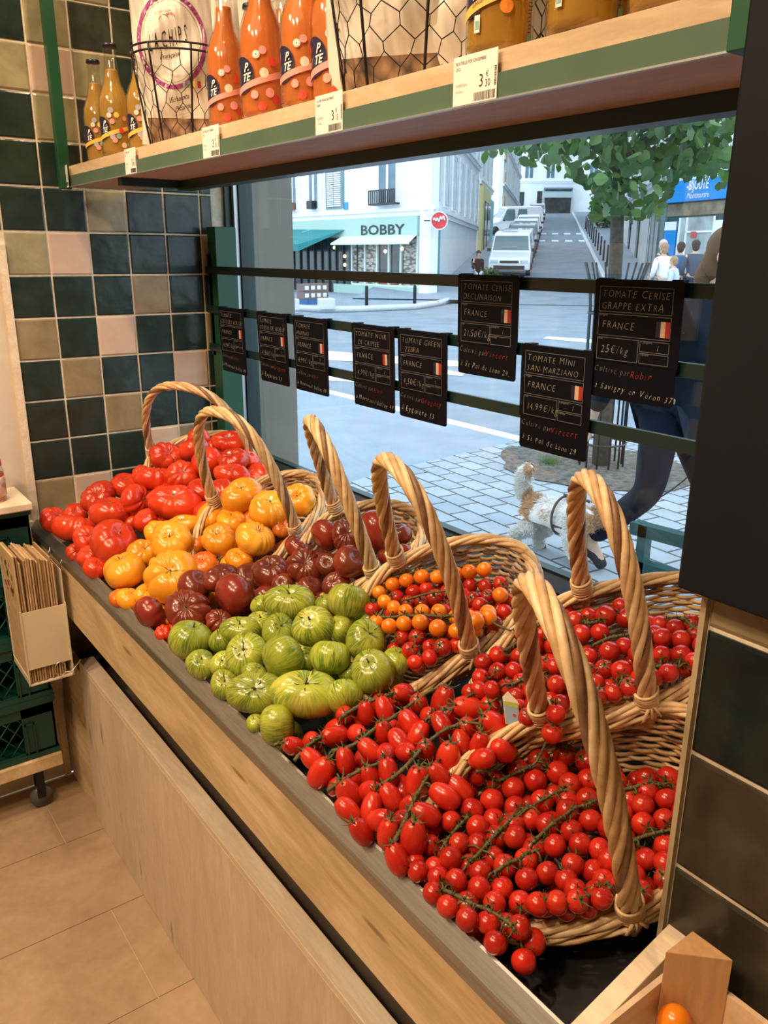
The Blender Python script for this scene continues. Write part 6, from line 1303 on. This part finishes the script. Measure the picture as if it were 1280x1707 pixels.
for cx_, cy_, rx, ry_, n in cl:
    for _ in range(int(n*.62)):
        a = rl.uniform(0, 2*PI); q = math.sqrt(rl.random()); x, y = cx_+rx*q*math.cos(a), cy_+ry_*q*math.sin(a); leaf(mb, AT(x, y, DT+rl.gauss(0, .35)), rl.uniform(.055, .105), rl.choice([0, 0, 0, 1]))
mb.build('foliage', [M['leaf'], M['leaf2']], root)
root = empty('tree_guard', tuple(TB), 'dark metal bar guard around the trunk of the street tree', 'guard'); mb = MB()
for q in range(12):
    a = 2*PI*q/12; lean = (AT(1027, 430)-AT(1000, 782))[:2]
    f = lambda z, r: (r*math.cos(a)+lean[0]*z/1.6*.6, r*math.sin(a)+lean[1]*z/1.6*.6, z)
    mb.tube([f(0, .17), f(.9, .17), f(1.25, .172), f(1.42, .185), f(1.56, .23)], .0085, 5)
mb.build('bar', M['iron'], root); o = root.children[0]
mb = MB()
for z in (.22, .75, 1.2): mb.tube([(.18*math.cos(t_)+lean[0]*z/1.6*.6, .18*math.sin(t_)+lean[1]*z/1.6*.6, z) for t_ in np.linspace(0, 2*PI, 24, endpoint=False)], .009, 5, closed=True)
mb.build('ring', M['iron'], root)
# low green barrier outside, near the pillar
root = empty('green_barrier', (2.9, 1.9, 0), 'low green painted barrier outside beside the walker, at the right edge of the window', 'barrier')
for pts in ([(1050, 870), (1165, 900)], [(1045, 930), (1165, 968)]):
    A_ = hit(*pts[0], 0, 2.6); B_ = hit(*pts[1], 0, 2.6); mb = MB(); vs = []
    d = (B_-A_)*1.0; mb.extrude([A_-np.array([2.9, 1.9, 0]), A_+np.array([.05, 0, 0])-np.array([2.9, 1.9, 0]), A_+np.array([.05, 0, -.05])-np.array([2.9, 1.9, 0]), A_+np.array([0, 0, -.05])-np.array([2.9, 1.9, 0])], d*1.6); mb.build('slat', M['dgreen'], root)
mb = MB()
A_ = hit(1050, 870, 0, 2.6)-np.array([2.9, 1.9, 0])
for k in (.1, .9): mb.box((A_[0], A_[1]-.02-k*.6, 0), (A_[0]+.04, A_[1]+.02-k*.6, A_[2]))
mb.build('leg', M['dgreen'], root)

for o in WROOT:
    for c in o.children: c.matrix_parent_inverse = Matrix.Translation(-o.location)
# ================================================================== PEOPLE AND DOG
def skin_obj(name, mats, parent, V, E_, R_, sub=2, root_i=0):
    me = bpy.data.meshes.new(name); me.from_pydata([tuple(v) for v in V], E_, []); me.materials.append(mats)
    o = bpy.data.objects.new(name, me); COL.objects.link(o); o.parent = parent
    m = o.modifiers.new('skin', 'SKIN'); m.use_smooth_shade = True
    sl = me.skin_vertices[0].data if me.skin_vertices else None
    if sl is None:
        bm = bmesh.new(); bm.from_mesh(me); bm.verts.layers.skin.verify(); bm.to_mesh(me); bm.free(); sl = me.skin_vertices[0].data
    for i, r in enumerate(R_):
        sl[i].radius = (r, r) if np.isscalar(r) else r; sl[i].use_root = (i == root_i)
    s = o.modifiers.new('sub', 'SUBSURF'); s.levels = sub; s.render_levels = sub
    return o
class SK:
    def __init__(s): s.V = []; s.E = []; s.R = []
    def chain(s, pts, rs, start=None):
        p = start
        for q, r in zip(pts, rs):
            s.V.append(q); s.R.append(r); i = len(s.V)-1
            if p is not None: s.E.append((p, i))
            p = i
        return p
PALS = {}
def pm(name, c, **k):
    if name not in PALS: PALS[name] = mat(name, c, k.get('rough', .8), var=.1, vs=30, spec=.15)
    return PALS[name]
def person(loc, rz, label, top, bottom, hair, skin=(.55, .36, .26), H=1.72, pose=None, hairlen=0, lean=0.0, coat=0):
    P = dict(kneeL=(.17, .1, .52), ankL=(.27, .1, .10), toeL=(.41, .11, .035), kneeR=(.02, -.1, .50), ankR=(-.22, -.1, .15), toeR=(-.10, -.11, .04), elL=(-.12, .24, 1.16), wrL=(-.10, .25, .92), elR=(.10, -.25, 1.16), wrR=(.28, -.22, 1.02))
    if pose: P.update(pose)
    k = H/1.75; root = empty('person', loc, label, 'person'); root.rotation_euler = (0, 0, rz)
    f = lambda p: (k*(p[0]+lean*max(0, p[2]-.95)), k*p[1], k*p[2])
    F = lambda l: [f(p) for p in l]; S_ = lambda l: [k*a for a in l]
    sk = SK(); pel = sk.chain([f((0, 0, .95))], [.125*k]); ch = sk.chain(F([(0, 0, 1.10), (.01, 0, 1.27), (.015, 0, 1.40)]), S_([.105, .125, .11]), pel)
    nk = sk.chain(F([(.02, 0, 1.49), (.04, 0, 1.545)]), S_([.055, .052]), ch); hd = sk.chain(F([(.055, 0, 1.60), (.06, 0, 1.665), (.055, 0, 1.725)]), S_([.072, .088, .062]), nk)
    sk.chain(F([(.150, 0, 1.625)]), S_([.016]), hd-1)      # nose
    for sg, kn, an, to in ((1, 'kneeL', 'ankL', 'toeL'), (-1, 'kneeR', 'ankR', 'toeR')):
        sk.chain(F([(0, sg*.09, .90), P[kn], P[an], P[to]]), S_([.095, .062, .042, .032]), pel)
    for sg, el, wr in ((1, 'elL', 'wrL'), (-1, 'elR', 'wrR')):
        w = sk.chain(F([(.01, sg*.17, 1.41), P[el], P[wr]]), S_([.062, .045, .030]), ch)
        e, q = np.array(P[el]), np.array(P[wr]); d = (q-e)/np.linalg.norm(q-e); s1 = np.array([1., 0, 0]); s1 = s1-d*(s1@d); s1 /= np.linalg.norm(s1)
        palm = sk.chain(F([q+d*.05]), [(.034*k, .016*k)], w); nrm = np.cross(d, s1)
        for i, (off, ln) in enumerate(((-.030, .060), (-.010, .074), (.010, .080), (.029, .072))):
            b_ = q+d*.085+s1*off; sk.chain(F([b_, b_+d*ln*.45+nrm*.004*sg, b_+d*ln*.8-nrm*.018*sg, b_+d*ln*.9-nrm*.034*sg]), S_([.0095, .009, .0085, .007]), palm)
        b_ = q+d*.03+s1*.030; sk.chain(F([b_, b_+s1*.022+d*.025, b_+s1*.026+d*.052]), S_([.011, .010, .008]), palm)
    body = skin_obj('body', pm('skin', skin, rough=.6), root, sk.V, sk.E, sk.R)
    # clothes follow the same joints, a little wider
    c = SK(); pel = c.chain([f((0, 0, .93))], [.145*k]); ch = c.chain(F([(0, 0, 1.08), (.01, 0, 1.27), (.015, 0, 1.41)]), S_([.135, .15, .13]), pel); c.chain(F([(.018, 0, 1.475)]), [.075*k], ch)
    if coat: c.chain(F([(0, 0, .75)]), [.17*k], pel)
    for sg, el, wr in ((1, 'elL', 'wrL'), (-1, 'elR', 'wrR')):
        e, q = np.array(P[el]), np.array(P[wr]); c.chain(F([(.01, sg*.175, 1.41), e, e+(q-e)*.95]), S_([.080, .064, .048]), ch)
    skin_obj('jacket', pm(*top), root, c.V, c.E, c.R)
    c = SK(); pel = c.chain([f((0, 0, .93))], [.140*k])
    for sg, kn, an in ((1, 'kneeL', 'ankL'), (-1, 'kneeR', 'ankR')):
        a, b = np.array(P[kn]), np.array(P[an]); c.chain(F([(0, sg*.09, .88), a, a+(b-a)*.95]), S_([.110, .080, .062]), pel)
    skin_obj('trousers', pm(*bottom), root, c.V, c.E, c.R)
    for an, to in (('ankL', 'toeL'), ('ankR', 'toeR')):
        a, b = np.array(P[an]), np.array(P[to]); c = SK(); c.chain(F([a+np.array([-.05, 0, -.045]), a*.4+b*.6, b+(b-a)*.12]), [(.048*k, .045*k), (.045*k, .036*k), (.036*k, .026*k)]); skin_obj('shoe', pm('shoe_dark', (.03, .03, .035)), root, c.V, c.E, c.R)
    mb = MB(); mb.sphere(f((.030, 0, 1.690)), .108*k, 20, 14, sc=(.96, .90, .92)); mb.sphere(f((.000, 0, 1.625)), .092*k, 18, 12, sc=(.80, .90, 1.05))
    if hairlen: mb.sphere(f((-.030, 0, 1.545)), .085*k, 18, 12, sc=(.62, .95, 1.2)); mb.sphere(f((-.045, 0, 1.48)), .07*k, 16, 10, sc=(.5, .9, 1.2))
    mb.build('hair', pm(*hair), root)
    for sg in (1, -1): MB().sphere(f((.133, sg*.032, 1.668)), .011*k, 8, 6).build('eye', M['letters'], root); MB().sphere(f((.055, sg*.090, 1.65)), .026*k, 8, 6, sc=(.7, .35, 1)).build('ear', pm('skin', skin), root)
    mb = MB(); mb.tube([f((.138, y, 1.592-.1*abs(y))) for y in (-.024, -.01, .01, .024)], .0055*k, 5); mb.build('mouth', mat('lips', (.38, .14, .12), .5) if 'lips' not in bpy.data.materials else bpy.data.materials['lips'], root)
    return root
yw = hit(1128, 640, 0, 3.45)[1]
person((3.45, yw, 0), -PI/2, 'person in a dark navy coat walking a dog just outside the window', ('coat_navy', (.004, .008, .014)), ('jeans_dark', (.005, .009, .02)), ('hair_brown', (.10, .06, .035)), H=1.70, lean=.22, hairlen=.08,
       pose=dict(kneeL=(.20, .1, .52), ankL=(.36, .1, .11), toeL=(.50, .11, .04), kneeR=(-.02, -.1, .50), ankR=(-.36, -.12, .16), toeR=(-.25, -.13, .04), elL=(.12, .24, 1.14), wrL=(.30, .2, .98), elR=(-.22, -.24, 1.15), wrR=(-.30, -.25, .88)), coat=1)
fz = .15
mb = MB(); mb.prism([tuple(SP(17.5, 3.4)[:2]), tuple(SP(17.5, 16)[:2]), tuple(SP(36.4, 18)[:2]), tuple(SP(36.4, 4.0)[:2])], -.1, fz); struct(mb, 'ground_right_pavement', M['pavement'])
def at20(px, D): p = atD(px, 430, D); return (p[0], p[1], fz)
AV = math.atan2(HV[1], HV[0])
stand = dict(kneeL=(.01, .1, .50), ankL=(.0, .1, .09), toeL=(.13, .11, .04), kneeR=(.01, -.1, .50), ankR=(-.02, -.1, .09), toeR=(.11, -.11, .04), elR=(-.02, -.25, 1.15), wrR=(.12, -.22, .98), elL=(-.02, .25, 1.15), wrL=(.12, .22, .98))
person(at20(1107, 20.0), AV+.2, 'person in a white hoodie seen from behind across the road', ('hoodie_white', (.72, .72, .70)), ('trousers_grey', (.30, .30, .30)), ('hair_light', (.30, .20, .12)), H=1.74, pose=stand)
person(at20(1105, 22.5), AV+.6, 'person with pinkish hair mostly hidden behind the white hoodie', ('top_navy', (.03, .05, .10)), ('trousers_grey', (.3, .3, .3)), ('hair_pink', (.55, .38, .38)), H=1.86, pose=stand)
person(at20(1133, 21.0), AV-.5, 'person in a blue jumper facing the blue signed shop', ('jumper_blue', (.03, .12, .26)), ('trousers_dark', (.03, .03, .05)), ('hair_dark', (.05, .035, .03)), H=1.78, pose=stand)
person(at20(1126, 18.6), AV+.9, 'small person in pale blue clothes next to the white hoodie', ('top_pale', (.45, .52, .68)), ('trousers_dark', (.03, .03, .05)), ('hair_light', (.30, .20, .12)), H=1.45, pose=stand)
person(at20(1158, 20.5), AV-.2, 'person in a dark grey jacket carrying a bag, right of the blue jumper', ('jacket_grey', (.06, .08, .11)), ('trousers_dark', (.03, .03, .05)), ('hair_dark', (.05, .035, .03)), H=1.82, pose=stand)
p = atD(797, 430, 34.2); person((p[0], p[1], .06), A0-YAW+AV+PI, 'person in a black coat walking beside the nearest white parked car', ('coat_black', (.008, .008, .012)), ('trousers_pale', (.5, .52, .56)), ('hair_dark', (.05, .035, .03)), H=1.72, coat=1)
# dog
M['fur'] = mat('fur_white', (.72, .68, .62), .9); M['fur_tan'] = mat('fur_tan', (.50, .29, .15), .9); M['harness'] = mat('harness', (.05, .03, .03), .6); M['nose'] = mat('dog_nose', (.01, .01, .01), .4)
dg = empty('dog', (3.29, 2.86, 0), 'small fluffy white dog with tan patches in a dark harness walking outside the window', 'dog'); dg.rotation_euler = (0, 0, -PI/2+.12)
k = 1.08; sk = SK(); kp = lambda l: [tuple(k*c for c in p) for p in l]; kr = lambda l: [k*a for a in l]
pel = sk.chain(kp([(-.14, 0, .235)]), kr([.072])); ch = sk.chain(kp([(-.02, 0, .24), (.10, 0, .232)]), kr([.072, .082]), pel); hd = sk.chain(kp([(.175, 0, .265), (.245, 0, .285)]), kr([.055, .062]), ch); sk.chain(kp([(.30, 0, .262), (.345, 0, .250)]), kr([.034, .022]), hd)
sk.chain(kp([(-.205, 0, .275), (-.235, 0, .34), (-.225, 0, .41), (-.185, 0, .455)]), kr([.03, .026, .026, .016]), pel)
LG = []
for sg, dx in ((1, .03), (-1, -.05)):
    L_ = [(-.145+dx*.3, sg*.05, .185), (-.105+dx*.6, sg*.055, .135), (-.185+dx, sg*.055, .080), (-.172+dx, sg*.055, .022), (-.145+dx, sg*.055, .015)]; LG.append(L_); sk.chain(kp(L_), kr([.045, .036, .023, .021, .018]), pel)
    L_ = [(.115, sg*.05, .165), (.098-dx*.5, sg*.052, .115), (.112-dx, sg*.052, .055), (.118-dx, sg*.052, .020), (.142-dx, sg*.052, .014)]; LG.append(L_); sk.chain(kp(L_), kr([.042, .032, .024, .022, .018]), ch)
for sg in (1, -1): sk.chain(kp([(.225, sg*.058, .30), (.225, sg*.075, .255), (.23, sg*.075, .225)]), kr([.022, .022, .014]), hd)
skin_obj('body', M['fur'], dg, sk.V, sk.E, sk.R)
rf = random.Random(6); mb = MB(); V = np.array(sk.V); 
for (a, b) in sk.E:
    A_, B_ = V[a], V[b]; ra, rb_ = sk.R[a], sk.R[b]; Ls = np.linalg.norm(B_-A_)+.02; n = int(Ls*(ra+rb_)*330000)
    ax = (B_-A_)/(np.linalg.norm(B_-A_)+1e-9)
    for _ in range(min(n, 1500)):
        t_ = rf.random(); c_ = A_+(B_-A_)*t_; r_ = ra+(rb_-ra)*t_; d = np.array([rf.gauss(0, 1) for _ in range(3)]); d -= ax*(d@ax); d /= np.linalg.norm(d)
        p0 = c_+d*r_*.88; L = (.034 if r_ > .05 else .024)*rf.uniform(.6, 1.2)
        if V[b][2] > .30 and V[b][0] < -.15: L *= 1.5
        g = d*.6+np.array([-.55, 0, -.45 if V[b][0] > -.2 else .1])+np.array([rf.gauss(0, .2) for _ in range(3)]); g /= np.linalg.norm(g)
        s_ = np.cross(g, d); s_ /= np.linalg.norm(s_)+1e-9; w_ = .0022
        p1 = p0+g*L*.5+d*.004; p2 = p0+g*L
        if p2[2] < .004: p2[2] = .004
        x, z = p0[0], p0[2]; tan = (x < -.10*k and z > .19*k and x > -.2*k) or (-.07*k < x < .0 and z > .16*k and z < .27*k) or (x > .20*k and abs(p0[1]) > .028*k) or (x > .26*k and rf.random() < .5)
        mb.add([p0-s_*w_, p0+s_*w_, p1+s_*w_*.8, p1-s_*w_*.8, p2], [(0, 1, 2, 3), (3, 2, 4)], 1 if tan else 0)
mb.build('fur', [M['fur'], M['fur_tan']], dg)
MB().sphere((k*.365, 0, k*.255), .012, 10, 8).build('nose', M['nose'], dg)
for sg in (1, -1): MB().sphere((k*.300, sg*.030, k*.300), .008, 8, 6).build('eye', M['nose'], dg)
mb = MB(); 
for x, r_ in ((.14, .100), (.02, .096)): mb.tube([(k*x+.03*math.sin(a)*0, k*r_*math.cos(a), k*.238+k*r_*math.sin(a)) for a in np.linspace(0, 2*PI, 28, endpoint=False)], .007, 6, closed=True)
mb.tube([(k*.14, 0, k*.347), (k*.02, 0, k*.343)], .009, 6); mb.tube([(k*.14, .085, k*.20), (k*.02, .09, k*.20)], .007, 6); mb.tube([(k*.14, -.085, k*.20), (k*.02, -.09, k*.20)], .007, 6); mb.build('harness', M['harness'], dg)
bpy.context.view_layer.update()
a = np.array(dg.matrix_world @ Vector((k*.06, 0, k*.35))); b = np.array([3.45+.2, yw-.28, .92]); mb = MB(); mb.tube([a+(b-a)*t_+np.array([0, 0, -.25*math.sin(PI*t_)]) for t_ in np.linspace(0, 1, 16)], .004, 6); mb.build('leash', M['harness'], label='thin dark leash running from the dog harness to the walker', cat='leash')
# ================================================================== LIGHT
w = bpy.data.worlds.new('world'); scene.world = w; w.use_nodes = True; bg = w.node_tree.nodes['Background']; bg.inputs[0].default_value = (.70, .85, 1.0, 1); bg.inputs[1].default_value = 3.2
def spot(loc, tgt, e, size=.04, ang=80, col=(1, .73, .47), blend=.4):
    l = bpy.data.lights.new('spot', 'SPOT'); l.energy = e; l.shadow_soft_size = size; l.spot_size = math.radians(ang); l.spot_blend = blend; l.color = col
    o = bpy.data.objects.new('ceiling_or_fill_spot', l); COL.objects.link(o); o.location = loc; o.rotation_euler = (Vector(tgt)-Vector(loc)).to_track_quat('-Z', 'Y').to_euler(); return o
spot((.25, .75, 2.85), (.65, .75, .9), 38); spot((.25, 1.45, 2.85), (.65, 1.45, .9), 42); spot((.25, 2.05, 2.85), (.7, 2.15, .9), 42)
spot((.98, 1.75, 2.9), (.75, 2.3, 1.6), 30, ang=70)
spot((-.8, .3, 2.9), (-.2, 1.2, 0), 85, ang=110, size=.1); spot((-.9, 1.6, 2.9), (-.1, 1.8, 0), 85, ang=110, size=.1)
spot((-1.1, .9, 2.85), (.5, 1.1, .55), 75, size=.08, ang=75)  # added fill from the room side, brightens the fascia board and kick panel
l = bpy.data.lights.new('ceiling_fill', 'AREA'); l.energy = 8; l.size = 1.6; l.color = (1, .74, .48); o = bpy.data.objects.new('ceiling_fill', l); COL.objects.link(o); o.location = (-.7, .6, 2.95)
vs_ = scene.view_settings; scene.display_settings.display_device = 'sRGB'; vs_.view_transform = 'Standard'; vs_.look = 'None'; vs_.exposure = 0; vs_.gamma = 1; vs_.use_curve_mapping = False
